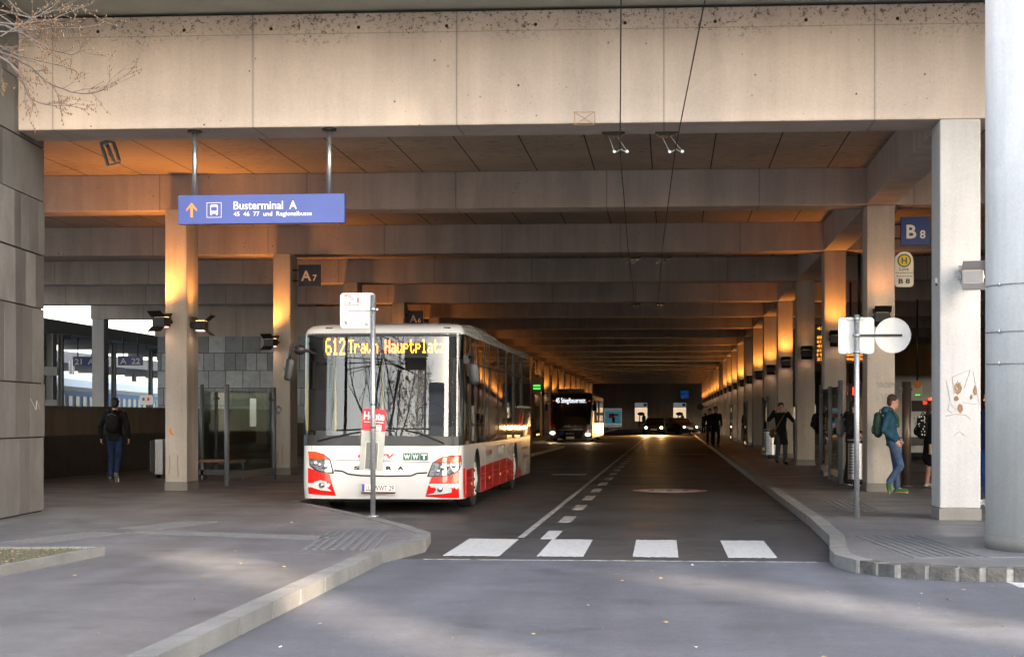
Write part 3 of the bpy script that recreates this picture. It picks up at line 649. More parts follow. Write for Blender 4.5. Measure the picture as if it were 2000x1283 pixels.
for k in range(20):
    lab = 'black flood lamp with flaps on the left column row, %s from the entrance' % ordn[k+1]
    FX.append(fixture(-9.42, LC[k][1]-.002, LAMPZ-.05, R(-22), lab, 'flood lamps on the left columns', lp[k], 9))
FX.append(fixture(-9.05, LC[0][1]+.25, LAMPZ-.1, R(90), 'black flood lamp on the side of the column under the blue sign', 'flood lamps on the left columns', 40, 6))
for o, up, dn in FX:
    if up: spot(o, (0, -.31, .25), (R(180+9), 0, 0), up*.36, SOD, R(150), .8, .12)
    if dn: spot(o, (0, -.22, -.12), (R(10), 0, 0), dn*.12, (1, .62, .36), R(140), .8)
# make the entrance lamp grey metal rather than black
mat('grey_metal', (.34, .34, .35), .35, .7)
for ch in FX[0][0].children:
    if ch.type == 'MESH' and ch.name.startswith(('housing', 'upper_flap', 'lower_flap')): ch.data = ch.data.copy(); ch.data.materials[0] = M['grey_metal']
for ch in FX[0][0].children:
    if ch.name.startswith('lower_lens'): ch.data = ch.data.copy(); ch.data.materials[0] = mat('lens_white', (.6, .6, .6), .4, emit=(1, .95, .88), es=1.); ch.scale = (1, 1.06, 1.6); ch.location.z = .045
# broken lamp housing hanging at upper left
x, y = W(212, 26.6); r = thing('open_lamp_housing', 'open weathered lamp housing hanging from the ceiling at upper left', 'lamp', (x, y, ZT(277, 26.6)))
z = ZT(275, 26.6); b = MB('galv'); t = Matrix.Translation((x-.04, y, z)) @ Matrix.Rotation(R(-18), 4, 'Y')
b.box(-.09, .07, -.06, .06, -.06, .0, mt=t); b.box(-.10, -.07, -.06, .06, -.38, -.03, mt=t); b.box(.09, .12, -.06, .06, -.36, -.05, mt=t); b.box(-.08, .1, -.055, .055, -.40, -.37, mt=t); b.build('frame', r, bevel=.01)
b = MB('canopy_grey'); b.cyl(t @ Vector((0, 0, -.05)), t @ Vector((.02, 0, -.33)), .025, 10); b.tube([t @ Vector(p) for p in ((-.05, 0, -.05), (.03, 0, -.15), (-.03, 0, -.22), (.05, 0, -.35))], .008, 5); b.build('tube', r)
b = MB('dark_metal'); b.box(-.14, .05, -.05, .05, z, 6.10-0.0, mt=Matrix.Translation((x, y, 0))) if False else b.cyl((x-.04, y, z-.02), (x-.04, y, 6.108), .03, 8); b.build('bracket', r)

# ------------------------------------------------------------------ signs
D = 24.25; x0, yS = W(346, D); x1, yS2 = W(677, D); yS = (yS+yS2)/2; z0, z1 = ZT(437, D), ZT(380.5, D)
r = thing('hanging_sign', 'long blue hanging sign with arrow and bus symbol reading Busterminal A', 'sign', ((x0+x1)/2, yS, z0))
b = MB('sign_blue'); b.box(x0, x1, yS-.06, yS+.06, z0, z1); b.build('panel', r, bevel=.004)
for px in (377, 645.5):
    xp = W(px, D)[0]; b = MB('steel'); b.cyl((xp, yS, z1), (xp, yS, 5.50), .035, 20); b.cyl((xp, yS, 5.47), (xp, yS, 5.50), .1, 20, 'dark_metal'); b.build('hanger_pole', r)
yt = yS-.063; X = lambda px: W(px, D-.06)[0]; Z = lambda py: ZT(py, D-.06)
b = MB('white_text'); b.text('Busterminal  A', ((X(455)+X(581))/2, yt, (Z(393)+Z(408))/2), .115, bold=.012, width=X(581)-X(455)); b.text('45  46  77  und  Regionalbusse', ((X(455)+X(611))/2, yt, Z(418.5)), .062, bold=.012, width=X(611)-X(455)); b.build('lettering', r)
b = MB('orange_text'); ax = X(371)
b.fprism([(ax-.016, Z(423)), (ax+.016, Z(423)), (ax+.016, Z(402)), (ax-.016, Z(402))], yt-.002, yt); b.fprism([(ax, Z(394)), (ax+.075, Z(407)), (ax+.075, Z(411.5)), (ax, Z(399.5)), (ax-.075, Z(411.5)), (ax-.075, Z(407))], yt-.0045, yt-.0025); b.build('arrow', r)
b = MB('white_text'); bx, bz = X(416), Z(409); w_ = .105
for q in ((-w_, w_, w_-.006, w_), (-w_, w_, -w_, -w_+.006), (-w_, -w_+.006, -w_, w_), (w_-.006, w_, -w_, w_)): b.box(bx+q[0], bx+q[1], yt-.002, yt, bz+q[2], bz+q[3])
b.fprism([(bx-.055, bz-.05), (bx-.055, bz+.06), (bx-.04, bz+.075), (bx+.04, bz+.075), (bx+.055, bz+.06), (bx+.055, bz-.05)], yt-.003, yt-.001)
b.box(bx-.05, bx-.03, yt-.003, yt-.001, bz-.07, bz-.05); b.box(bx+.03, bx+.05, yt-.003, yt-.001, bz-.07, bz-.05)
b.box(bx-.042, bx+.042, yt-.005, yt-.0035, bz-.012, bz+.045, 'sign_blue'); b.box(bx-.03, bx+.03, yt-.005, yt-.0035, bz+.054, bz+.064, 'sign_blue')
b.box(bx-.045, bx-.025, yt-.005, yt-.0035, bz-.042, bz-.026, 'sign_blue'); b.box(bx+.025, bx+.045, yt-.005, yt-.0035, bz-.042, bz-.026, 'sign_blue'); b.build('bus_symbol', r)

def platform_sign(a, num, D, pl, pr, pt, pb, attach, m, tm, label, grp):
    x0, y = W(pl, D); x1, _ = W(pr, D); z0, z1 = ZT(pb, D), ZT(pt, D); w = x1-x0; h = z1-z0
    r = thing('platform_sign', label, 'sign', (x0, y, z0), grp)
    b = MB(m); b.box(x0, x1, y-.04, y+.04, z0, z1); b.build('panel', r, bevel=.004)
    b = MB(tm); b.text(a, (x0+w*.36, y-.043, z0+h*.45), h*.48, bold=.025); b.text(num, (x0+w*.75, y-.043, z0+h*.36), h*.29, bold=.02); b.build('lettering', r)
    b = MB('dark_metal'); b.cyl((attach, y, z0+h*.25), (x0+.01, y, z0+h*.25), .018, 8); b.cyl((attach, y, z0+h*.75), (x0+.01, y, z0+h*.75), .018, 8); b.build('bracket', r)
SG = 'square platform signs on the columns'
platform_sign('B', '8', 32.6, 1759, 1815, 424, 479, 4.121, 'sign_blue2', 'white_text', 'square blue sign reading B 8 on the right column', SG)
platform_sign('A', '7', 41.9, 583, 627, 517, 558, -9.06, 'sign_navy', 'beige_text', 'square navy sign reading A 7 on a left column', SG)
platform_sign('A', '6', DEP(-8.9, LC[3][1]+.3), 797, 827, 606.5, 637, -9.06, 'sign_navy', 'beige_text', 'square navy sign reading A 6 above the bus roof', SG)
platform_sign('A', '3', DEP(-8.9, LC[10][1]+.3), 1041.5, 1056, 707, 722, -9.06, 'sign_navy', 'beige_text', 'small dark sign reading A 3 right of the first bus', SG)
platform_sign('A', '2', DEP(-8.9, LC[14][1]+.3), 1103, 1114.5, 733, 745, -9.06, 'sign_navy', 'beige_text', 'small dark sign reading A 2 above the second bus', SG)
platform_sign('A', '1', DEP(-8.9, LC[17][1]+.3), 1124, 1134, 742, 752, -9.06, 'sign_navy', 'beige_text', 'tiny dark sign reading A 1, farthest of the signs', SG)
def stadium(x0, x1, z0, z1, r=None, n=12, top=True):
    w = x1-x0; r = r or w/2; rb = .18*w
    P = [(x0, z0+rb), (x0+rb*.3, z0+rb*.3), (x0+rb, z0), (x1-rb, z0), (x1-rb*.3, z0+rb*.3), (x1, z0+rb)]
    cx, cz = (x0+x1)/2, z1-r
    P += [(cx+w/2*math.cos(math.pi*i/n), cz+r*math.sin(math.pi*i/n)) for i in range(n+1)]
    return P
D = 32.45; x0, y = W(1747.5, D); x1, _ = W(1783.5, D); z0, z1 = ZT(560.5, D), ZT(491, D)
r = thing('bus_stop_sign', 'white rounded bus stop sign reading Linz Hauptbahnhof B 8 with green H', 'sign', (x0, y, z0))
mat('stop_white', (.66, .62, .56), .4); b = MB('stop_white'); b.fprism(stadium(x0, x1, z0, z1), y-.02, y+.02); b.build('panel', r, bevel=.003)
cx, cz = (x0+x1)/2, z1-.17; b = MB('h_green', 'yellow')
ring = lambda rr: [(cx+rr*math.cos(2*math.pi*i/32), cz+rr*math.sin(2*math.pi*i/32)) for i in range(32)]
b.fprism(ring(.125), y-.024, y-.0205, 'h_green'); b.fprism(ring(.10), y-.027, y-.0245, 'yellow')
for q in ((-.05, -.025), (.025, .05)): b.box(cx+q[0], cx+q[1], y-.03, y-.0275, cz-.06, cz+.06, 'h_green')
b.box(cx-.0245, cx+.0245, y-.03, y-.0275, cz-.012, cz+.012, 'h_green'); b.build('stop_symbol', r)
b = MB('black_text'); Zr = lambda py: ZT(py, D)
b.text('Linz', (cx, y-.023, Zr(525)), .065, width=.17, bold=.01); b.text('Hauptbahnhof', (cx, y-.023, Zr(533)), .038, width=.31); b.text('Busterminal', (cx, y-.023, Zr(539)), .034, width=.27); b.text('B 8', (cx, y-.023, Zr(549)), .09, width=.21, bold=.03); b.build('lettering', r)
b = MB('dark_metal'); b.box(4.12, x0+.02, y+.021, y+.04, z0+.1, z0+.14) if x0+.02 > 4.12 else b.box(x0+.02, 4.2, y+.021, y+.2, z0+.1, z0+.14); b.build('bracket', r)
def led_stop(pl, pr, pt, pb, D, gtop, gbot, label):
    x0, y = W(pl, D); x1, _ = W(pr, D); z0, z1 = ZT(pb, D), ZT(pt, D)
    r = thing('bus_stop_display', label, 'sign', (x0, y, z0), 'stop signs with green displays'); b = MB('stop_white'); b.fprism(stadium(x0, x1, z0, z1), y-.05, y+.05); b.build('panel', r)
    b = MB('black', 'led_green'); g0, g1 = ZT(gbot, D), ZT(gtop, D); b.box(x0+.04, x1-.04, y-.054, y-.0505, g0, g1)
    k = 2 if g1-g0 > .25 else 1
    for i in range(k): b.box(x0+.08, x1-.08, y-.058, y-.055, g0+(g1-g0)*(i+.22)/k, g0+(g1-g0)*(i+.78)/k, 'led_green')
    b.build('display', r)
    b = MB('orange_text'); cx, cz = (x0+x1)/2, z1-(x1-x0)*.28; b.fprism([(cx+.13*math.cos(2*math.pi*i/20), cz+.13*math.sin(2*math.pi*i/20)) for i in range(20)], y-.054, y-.0505); b.build('stop_symbol', r)
    b = MB('dark_metal'); b.box(x0-.3, x0+.02, y-.02, y+.02, z0+.2, z0+.25); b.cyl(((x0+x1)/2, y, z1-.01), ((x0+x1)/2, y, BZ0), .03, 8); b.build('bracket', r)
led_stop(1039.5, 1058, 730, 769, 118, 750, 761, 'white stop sign with green lines lit, between the two buses')
led_stop(1101, 1116, 751, 771, 158, 766, 770, 'small stop sign with one green line above the second bus')
led_stop(1123, 1137, 757, 771, 185, 769.2, 770.6, 'small rounded stop sign below the A 1 sign')
# departure board
r_D = 45.; x0, y = W(1592, r_D); x1, _ = W(1697, r_D); z0, z1 = ZT(708, r_D), ZT(632, r_D)
r = thing('departure_board', 'dark departure board with orange lines of text behind the columns', 'sign', (x0, y, z0))
b = MB('dark_metal'); b.box(x0, x1, y, y+.2, z0, z1); b.cyl((x0+.25, y+.1, z1-.01), (x0+.25, y+.1, BZ1), .04, 8); b.cyl((x1-.25, y+.1, z1-.01), (x1-.25, y+.1, BZ1), .04, 8); b.build('housing', r)
b = MB('led_board')
for i, (nn, t) in enumerate((('43', 'Stadtfriedhof'), ('46', 'Froschberg'), ('601', 'Eferding'), ('612', 'Traun'), ('45', 'Hafen'), ('610', 'Urfahr'), ('19', 'Taxi und Bus'), ('27', 'Chemiepark'))):
    zz = z1-.1-i*(z1-z0-.1)/8
    if i in (1,): continue
    b.text(nn, (x0+.13, y-.004, zz-.02), .07, bold=.015, width=.16); b.text(t, (x0+.85, y-.004, zz-.02), .07, bold=.01, width=.75)
b.build('lettering', r)

# sign posts
def back_sign(b, x0, x1, z0, z1, y, m='sign_back', rr=.05):
    P = []
    for (cx, cz, a) in ((x1-rr, z1-rr, 0), (x0+rr, z1-rr, 90), (x0+rr, z0+rr, 180), (x1-rr, z0+rr, 270)):
        P += [(cx+rr*math.cos(R(a+22.5*i)), cz+rr*math.sin(R(a+22.5*i))) for i in range(5)]
    b.fprism(P, y, y+.012, m)
D = 24.; x, y = W(1673.5, D); r = thing('sign_post', 'galvanised post with a square and a round sign seen from behind, right kerb', 'sign post', (x, y, .12))
b = MB('galv'); b.cyl((x, y, .12), (x, y, ZT(614, D)), .038, 20); b.build('pole', r)
Xp = lambda px: W(px, D)[0]; Zp = lambda py: ZT(py, D)
b = MB('sign_back'); back_sign(b, Xp(1638.5), Xp(1708), Zp(690), Zp(619), y+.05); b.build('square_sign', r)
b = MB('sign_back'); cx, cz = Xp(1744), Zp(654.5); rr = .245; b.fprism([(cx+rr*math.cos(2*math.pi*i/48), cz+rr*math.sin(2*math.pi*i/48)) for i in range(48)], y+.05, y+.062); b.build('round_sign', r)
b = MB('dark_metal'); b.box(Xp(1666), Xp(1762), y+.03, y+.048, Zp(656.5), Zp(652)); b.build('cross_bar', r)
b = MB('galv')
for py in (622, 687): b.box(Xp(1656), Xp(1692), y+.025, y+.048, Zp(py+2), Zp(py-2)); b.cyl((x, y, Zp(py+3)), (x, y, Zp(py-3)), .045, 16)
b.cyl((x, y, Zp(658)), (x, y, Zp(651)), .045, 16); b.build('clamp', r)
D = 24.2; x, y = W(728.5, D); r = thing('sign_post', 'galvanised post in front of the bus with a stickered sign seen from behind', 'sign post', (x, y, .12))
Xp = lambda px: W(px, D)[0]; Zp = lambda py: ZT(py, D)
b = MB('galv'); b.cyl((x, y, .12), (x, y, Zp(575)), .035, 20); b.cyl((x, y, .118), (x, y, .135), .08, 16); b.build('pole', r)
b = MB('sign_back'); back_sign(b, Xp(662), Xp(731), Zp(640), Zp(571), y+.045); b.build('square_sign', r)
b = MB('galv'); b.box(Xp(680), Xp(738), y+.025, y+.043, Zp(605.5), Zp(601.5)); b.cyl((x, y, Zp(607)), (x, y, Zp(600)), .042, 16); b.build('clamp', r)
yq = y+.0435
b = MB('white_paint', 'black_text', 'poster_red'); b.box(Xp(670), Xp(700), yq-.001, yq, Zp(595), Zp(574), 'dark_plastic'); b.box(Xp(671), Xp(699), yq-.003, yq-.0015, Zp(594), Zp(575), 'white_paint')
g = random.Random(8)
for i in range(6):
    u, v = g.uniform(673, 694), g.uniform(577, 591); b.tube([(Xp(u), yq-.005, Zp(v)), (Xp(u+g.uniform(2, 4)), yq-.005, Zp(v+g.uniform(-3, 3))), (Xp(u+5), yq-.005, Zp(v+g.uniform(-2, 2)))], .004, 4, 'black_text')
b.box(Xp(672), Xp(676), yq-.005, yq-.0035, Zp(578), Zp(576), 'poster_red'); b.box(Xp(696), Xp(698.5), yq-.005, yq-.0035, Zp(590), Zp(580), 'poster_red')
b.box(Xp(669), Xp(678), yq-.003, yq-.001, Zp(633), Zp(625), 'white_paint'); b.tube([(Xp(670), yq-.005, Zp(626)), (Xp(677), yq-.005, Zp(632)), (Xp(672), yq-.005, Zp(632)), (Xp(675), yq-.005, Zp(626))], .005, 4, 'black_text')
b.box(Xp(711), Xp(717), yq-.003, yq-.001, Zp(634), Zp(631.5), 'h_green'); b.build('sticker', r)
# newspaper dispenser hanging on the post
root = thing('newspaper_pouch', 'red and clear newspaper pouch reading Heute strapped to the post', 'newspaper holder', (x, y+.05, Zp(918)))
ya = y+.045; t = Matrix.Rotation(R(-3.5), 4, 'Y'); c0 = Vector((Xp(727), ya, Zp(858))); T = Matrix.Translation(c0) @ Matrix.Rotation(R(3.5), 4, 'Y')
w = .165; hh = (918-797)/141/2
b = MB('poster_red'); P = [(-w, .12), (-w, hh-.03), (-w+.03, hh), (w-.03, hh), (w, hh-.03), (w, .12)]
b.prism([(p[0], p[1]) for p in P], -.02, 0, mt=T @ FRONT.to_4x4()); b.build('header', root)
mt3 = (T.to_3x3() @ FRONT); pt = lambda u, v, d=.002: T @ Vector((u, -d, v))
b = MB('white_text'); b.text('Heute', pt(0, hh-.1), .11, mt=mt3, bold=.03, width=.29); b.box(-.14, .14, -.004, -.002, hh-.19, hh-.182, mt=T); b.box(.04, .11, -.004, -.002, hh-.30, hh-.22, mt=T); b.build('lettering', root)
glassmat('plastic_film', (.82, .82, .8), .10, rough=.15)
b = MB('plastic_film'); k = 14
vs = []; g = random.Random(12)
for j in range(9):
    for i in range(k+1):
        u = -w-.01+(2*w+.02)*i/k; v = .125-(hh+.125)*j/8; vs.append(pt(u+g.uniform(-.004, .004), v+g.uniform(-.004, .004), .022+.014*math.sin(i*1.9+j*.6)+g.uniform(0, .008)))
b.add(vs, [(j*(k+1)+i, (j+1)*(k+1)+i, (j+1)*(k+1)+i+1, j*(k+1)+i+1) for j in range(8) for i in range(k)], None, True); b.build('clear_sleeve', root)
b = MB('pouch', 'seam_grey'); b.box(-w, w, 0, .012, -hh, .119, mt=T); b.box(-.09, .085, -.006, -.001, -hh+.02, -.04, 'seam_grey', mt=T); 
for q in ((-.095, -.085), (.08, .09)): b.box(q[0], q[1], -.009, -.002, -hh+.01, -.03, 'white_text', mt=T)
b.box(-.085, .08, -.009, -.002, -hh+.01, -hh+.02, 'white_text', mt=T); b.box(-.085, .08, -.009, -.002, -.04, -.03, 'white_text', mt=T); b.build('backing', root)
b = MB('black'); 
for zz in (hh-.26, hh+.06): b.cyl((x, y, c0.z+zz-.008), (x, y, c0.z+zz+.008), .038, 16)
b.build('strap', root)

# overhead wires and hangers
def wire(pts, label):
    b = MB('rubber'); P = [(*W(px, D), ZT(py, D)) for px, py, D in pts]; out = []
    for i in range(len(P)-1):
        for j in range(8): out.append(Vector(P[i]).lerp(Vector(P[i+1]), j/8))
    out.append(Vector(P[-1])); b.tube(out, .0075, 5); tag(b.build('contact_wire'), label, 'wire', 'overhead trolley wires')
wire([(1213.5, -180, 13.5), (1213, 0, 16.), (1211, 292, 24.45), (1227, 490, 37.5), (1236, 560, 50), (1240, 600, 60)], 'left one of the two black overhead wires under the roof')
wire([(1405, -160, 13.8), (1377, 0, 16.), (1319, 292, 24.45), (1293, 490, 37.5), (1288, 560, 50), (1284, 600, 60)], 'right one of the two black overhead wires under the roof')
def hanger(px, py, wx, wy, D, label):
    x, y = W(px, D); z = BZ0 if D > 26 else 5.50; r = thing('wire_hanger', label, 'bracket', (x, y, z), 'wire hangers under the beams')
    s = .16; b = MB('dark_metal'); b.box(x-s, x+s, y-.04, y+.04, z-.035, z); b.box(x-s*.75, x+s*.75, y-.05, y+.05, z-.06, z-.036); b.build('plate', r)
    b = MB('bronze'); b.ell((x, y-.07, z-.085), (.032, .04, .032)); b.build('insulator', r)
    xw = W(wx, D)[0]; zw = ZT(wy, D); b = MB('galv'); b.tube([(x-.06, y, z-.07), (xw-.08, y, zw-.03)], .006, 5); b.tube([(x+.06, y, z-.07), (xw+.1, y, zw-.03)], .006, 5)
    b.tube([(xw-.08, y, zw-.03), (xw-.06, y, zw-.04), (xw+.01, y, zw+.005), (xw+.08, y, zw-.04), (xw+.1, y, zw-.03)], .010, 6)
    for q in (-.08, .1): b.cyl((xw+q, y-.012, zw-.03), (xw+q, y+.012, zw-.03), .022, 12)
    b.build('yoke', r)
hanger(1198, 264, 1211, 292, 24.45, 'wire hanger over the left wire under the front beam'); hanger(1302, 264, 1319, 292, 24.45, 'wire hanger over the right wire under the front beam')
hanger(1241, 501, 1229, 511, 42.6, 'small dark wire hanger over the left wire deeper inside'); hanger(1300, 501, 1289, 511, 42.6, 'small dark wire hanger over the right wire deeper inside')
hanger(1243, 594, 1236, 598, 60, 'third dark wire hanger on the left wire, above the road'); hanger(1288, 594, 1283, 598, 60, 'third dark wire hanger on the right wire, above the road')
#PART2
# ------------------------------------------------------------------ buses
class Shell:
    def __init__(s, xc, w, y0, y1, lean=.12, cr=.5, n=3.2):
        s.xc, s.w, s.y0, s.y1, s.cr, s.n = xc, w, y0, y1, cr, n
        s.zf = [(.2, .05), (.45, -.03), (.9, -.01), (1.06, .0), (2.81, lean), (2.88, lean+.05), (2.95, lean+.2), (3.0, lean+.55), (3.03, lean+1.2)]
        s.zw = [(0, 0), (2.81, 0), (2.88, .02), (2.94, .06), (2.99, .16), (3.03, .42)]
    def ip(s, T, z):
        if z <= T[0][0]: return T[0][1]
        for (a, u), (b, v) in zip(T, T[1:]):
            if z <= b: return u+(v-u)*(z-a)/(b-a)
        return T[-1][1]
    def yf(s, z): return s.y0+s.ip(s.zf, z)
    def hw(s, z): return s.w-s.ip(s.zw, z)
    def front(s, x, z):
        u = min(abs((x-s.xc)/s.hw(z)), .9999); return s.yf(z)+s.cr*(1-(1-u**s.n)**(1/s.n))
    def outline(s, z, ys=()):
        w = s.hw(z); P = []; k = 36
        for i in range(k+1):
            t = math.pi-math.pi*i/k; c, q = math.cos(t), math.sin(t)
            P.append((s.xc+w*math.copysign(abs(c)**(2/s.n), c), s.yf(z)+s.cr*(1-abs(q)**(2/s.n))))
        r = .22; ye = s.y1-s.ip(s.zw, z)
        for i in range(7):
            a = R(15*i); P.append((s.xc+w-r+r*math.cos(a), ye-r+r*math.sin(a)))
        for i in range(7):
            a = R(90+15*i); P.append((s.xc-w+r+r*math.cos(a), ye-r+r*math.sin(a)))
        return P
    def loft(s, b, zs, m=None, inset=0., caps=True):
        k0 = None; vs = []
        for z in zs:
            P = s.outline(z); k0 = len(P)
            for x, y in P:
                vs.append((s.xc+(x-s.xc)*(1-inset/s.w), y+(inset if y < s.y0+2 else -inset), z))
        q = len(zs)
        for j in range(q-1):
            for i in range(k0):
                sm = i < 36 or i >= k0-14 or (36 < i)
                b.add([vs[j*k0+i], vs[j*k0+(i+1) % k0], vs[(j+1)*k0+(i+1) % k0], vs[(j+1)*k0+i]], [(0, 1, 2, 3)], m, False)
        if caps: b.add(vs[:k0], [tuple(range(k0))[::-1]], m); b.add(vs[-k0:], [tuple(range(k0))], m)
        return b
    def patch(s, b, poly, off, m=None, depth=.0, dx=.06, dz=.12):
        bm = bmesh.new(); f = bm.faces.new([bm.verts.new((x, 0, z)) for x, z in poly])
        xs = [p[0] for p in poly]; zs = [p[1] for p in poly]
        for lo, hi, st, no in ((min(xs), max(xs), dx, (1, 0, 0)), (min(zs), max(zs), dz, (0, 0, 1))):
            v = math.ceil(lo/st+1e-6)*st
            while v < hi-1e-6:
                bmesh.ops.bisect_plane(bm, geom=bm.verts[:]+bm.edges[:]+bm.faces[:], plane_co=(v*no[0], 0, v*no[2]), plane_no=no); v += st
        bmesh.ops.triangulate(bm, faces=bm.faces[:])
        vs = [(v.co.x, s.front(v.co.x, v.co.z)-off, v.co.z) for v in bm.verts]; bm.verts.index_update(); n0 = len(vs)
        fs = []
        for f in bm.faces:
            t = [v.index for v in f.verts]
            if f.normal.y > 0: t = t[::-1]
            fs.append(tuple(t))
        b.add(vs, fs, m, False)
        if depth:
            vb = [(x, y+depth+off, z) for x, y, z in vs]; bd = [e for e in bm.edges if len(e.link_faces) == 1]
            b.add(vs+vb, [(e.verts[0].index, e.verts[1].index, e.verts[1].index+n0, e.verts[0].index+n0) for e in bd], m)
        bm.free(); return b
def weld_smooth(o, ang=40):
    bm = bmesh.new(); bm.from_mesh(o.data); bmesh.ops.remove_doubles(bm, verts=bm.verts[:], dist=.0004); bmesh.ops.recalc_face_normals(bm, faces=bm.faces[:])
    for f in bm.faces: f.smooth = True
    for e in bm.edges:
        if len(e.link_faces) == 2 and e.calc_face_angle(0) > R(ang): e.smooth = False
    bm.to_mesh(o.data); bm.free()
def apply_mods(o):
    dg = bpy.context.evaluated_depsgraph_get(); me = bpy.data.meshes.new_from_object(o.evaluated_get(dg)); old = o.data; o.modifiers.clear(); o.data = me; me.name = old.name; bpy.data.meshes.remove(old)
def cut(o, cutter):
    m = o.modifiers.new('b', 'BOOLEAN'); m.object = cutter; m.operation = 'DIFFERENCE'; m.solver = 'EXACT'
    apply_mods(o); bpy.data.objects.remove(cutter)

def wheel(root, x, y, r, s, hubm='hub_white', w=.27, hubr=.62):
    """x = outer face of the tyre, s=+1 when it faces +X"""
    b = MB('rubber'); prof = [(0, .55*r), (0, .93*r), (.03, r), (w-.03, r), (w, .93*r), (w, .55*r)]; k = 40; vs = []
    for dx, rr in prof: vs += [(x-s*dx, y+rr*math.cos(2*math.pi*i/k), r+rr*math.sin(2*math.pi*i/k)) for i in range(k)]
    b.add(vs, [(j*k+i, j*k+(i+1) % k, (j+1)*k+(i+1) % k, (j+1)*k+i) for j in range(5) for i in range(k)]+[tuple(range(5*k, 6*k))], None, False); t = b.build('wheel', root); weld_smooth(t, 35)
    b = MB(hubm); prof = [(-.03, .12*r), (-.045, .14*r), (-.03, .35*r), (.005, hubr*.86*r), (-.015, hubr*.93*r), (.01, hubr*1.0*r)]; vs = [(x+s*.045, y, r)]
    for dx, rr in prof: vs += [(x-s*dx, y+rr*math.cos(2*math.pi*i/k), r+rr*math.sin(2*math.pi*i/k)) for i in range(k)]
    b.add(vs, [(0, 1+i, 1+(i+1) % k) for i in range(k)]+[(1+j*k+i, 1+j*k+(i+1) % k, 1+(j+1)*k+(i+1) % k, 1+(j+1)*k+i) for j in range(5) for i in range(k)])
    for i in range(8):
        a = 2*math.pi*i/8; c = Vector((x+s*.03, y+.42*r*math.cos(a), r+.42*r*math.sin(a))); b.cyl(c, c-Vector((s*.02, 0, 0)), .022, 8, 'dark_metal')
    h = b.build('hub_cap', t); weld_smooth(h, 30)
def make_arches(body, ys, xs, r, rz):
    for y in ys:
        for x, s in xs:
            c = MB('black'); c.cyl((x+s*.1, y, rz), (x-s*.42, y, rz), r, 40); c.box(min(x+s*.1, x-s*.42), max(x+s*.1, x-s*.42), y-r*.98, y+r*.98, -.2, rz-.001)
            # cylinder first, then the slot below it
            c2 = MB('black'); c2.cyl((x+s*.1, y, rz), (x-s*.42, y, rz), r, 40); o = c2.build('cutter', loc=(0, 0, 0)); weld_smooth(o, 30); cut(body, o)

# --- first bus
xc, hw = -4.51, 1.275; B = Shell(xc, hw, 26.93, 40.25, n=5.5, cr=.42); XS = xc+hw
root = thing('regional_bus', 'white and red bus with amber destination 612 Traun Hauptplatz parked at the bay', 'bus', (xc, 33.5, 0))
DF = 27.0; X = lambda px: W(px, DF)[0]; Z = lambda py: ZT(py, DF)
b = MB('white_paint', 'black'); B.loft(b, [.22, .30, .45, .65, .85, 1.0, 1.06]); body = b.build('body', root); weld_smooth(body)
body.location = (0, 0, 0); bpy.context.view_layer.update()
YW = (29.05, 36.3)
for y in YW:
    for x, s in ((XS, 1), (xc-hw, -1)):
        c2 = MB('black'); rr = .52; zc = .46
        P = [(y+rr*math.cos(math.pi*i/24), zc+rr*math.sin(math.pi*i/24)) for i in range(25)]+[(y-rr, -.2), (y+rr, -.2)]
        c2.sprism(P, min(x+s*.1, x-s*.45), max(x+s*.1, x-s*.45)); o = c2.build('cutter', loc=(0, 0, 0)); cut(body, o)
for f in body.data.polygons:
    c = f.center+Vector(root.location)
    if f.normal.z < -.5 or (abs(abs(c.x-xc)-hw) > .02 and min(abs(c.y-YW[0]), abs(c.y-YW[1])) < .56 and c.z < 1.02 and c.y > 28): f.material_index = 1
# roof and roof unit
b = MB('white_paint'); B.loft(b, [2.805, 2.84, 2.88, 2.91, 2.94, 2.97, 2.99, 3.01, 3.03]); o = b.build('roof', root); weld_smooth(o)
b = MB('white_paint')
P = [(31.6, 3.0), (31.75, 3.12), (32.2, 3.21), (34.6, 3.24), (35.6, 3.21), (36.3, 3.12), (36.5, 3.0)]
vs = []
for wv, dz in ((.98, 0), (.96, .5), (.80, 1.0)):
    for y, z in P: vs += [(xc-wv, y, 2.99+(z-2.99)*dz), (xc+wv, y, 2.99+(z-2.99)*dz)]
k = len(P)
for lv in range(2):
    for i in range(k-1):
        for s in (0, 1):
            a = [lv*2*k+2*i+s, lv*2*k+2*(i+1)+s, (lv+1)*2*k+2*(i+1)+s, (lv+1)*2*k+2*i+s]; b.add([vs[q] for q in a], [(0, 1, 2, 3)])
for i in range(k-1): a = [4*k+2*i, 4*k+2*i+1, 4*k+2*i+3, 4*k+2*i+2]; b.add([vs[q] for q in a], [(0, 1, 2, 3)])
o = b.build('roof_unit', root); weld_smooth(o, 60)
b = MB('dark_plastic'); 
for q in (630, 867): b.box(X(q)-.055, X(q)+.055, B.front(X(q), 2.90)-.012, B.front(X(q), 2.90)+.02, 2.885, 2.915)
b.build('marker_lamp', root)
for px in (645, 745): 
    b = MB('black'); b.cyl((X(px), 29, 3.04), (X(px), 29.05, 3.16), .012, 6); b.build('aerial', root)
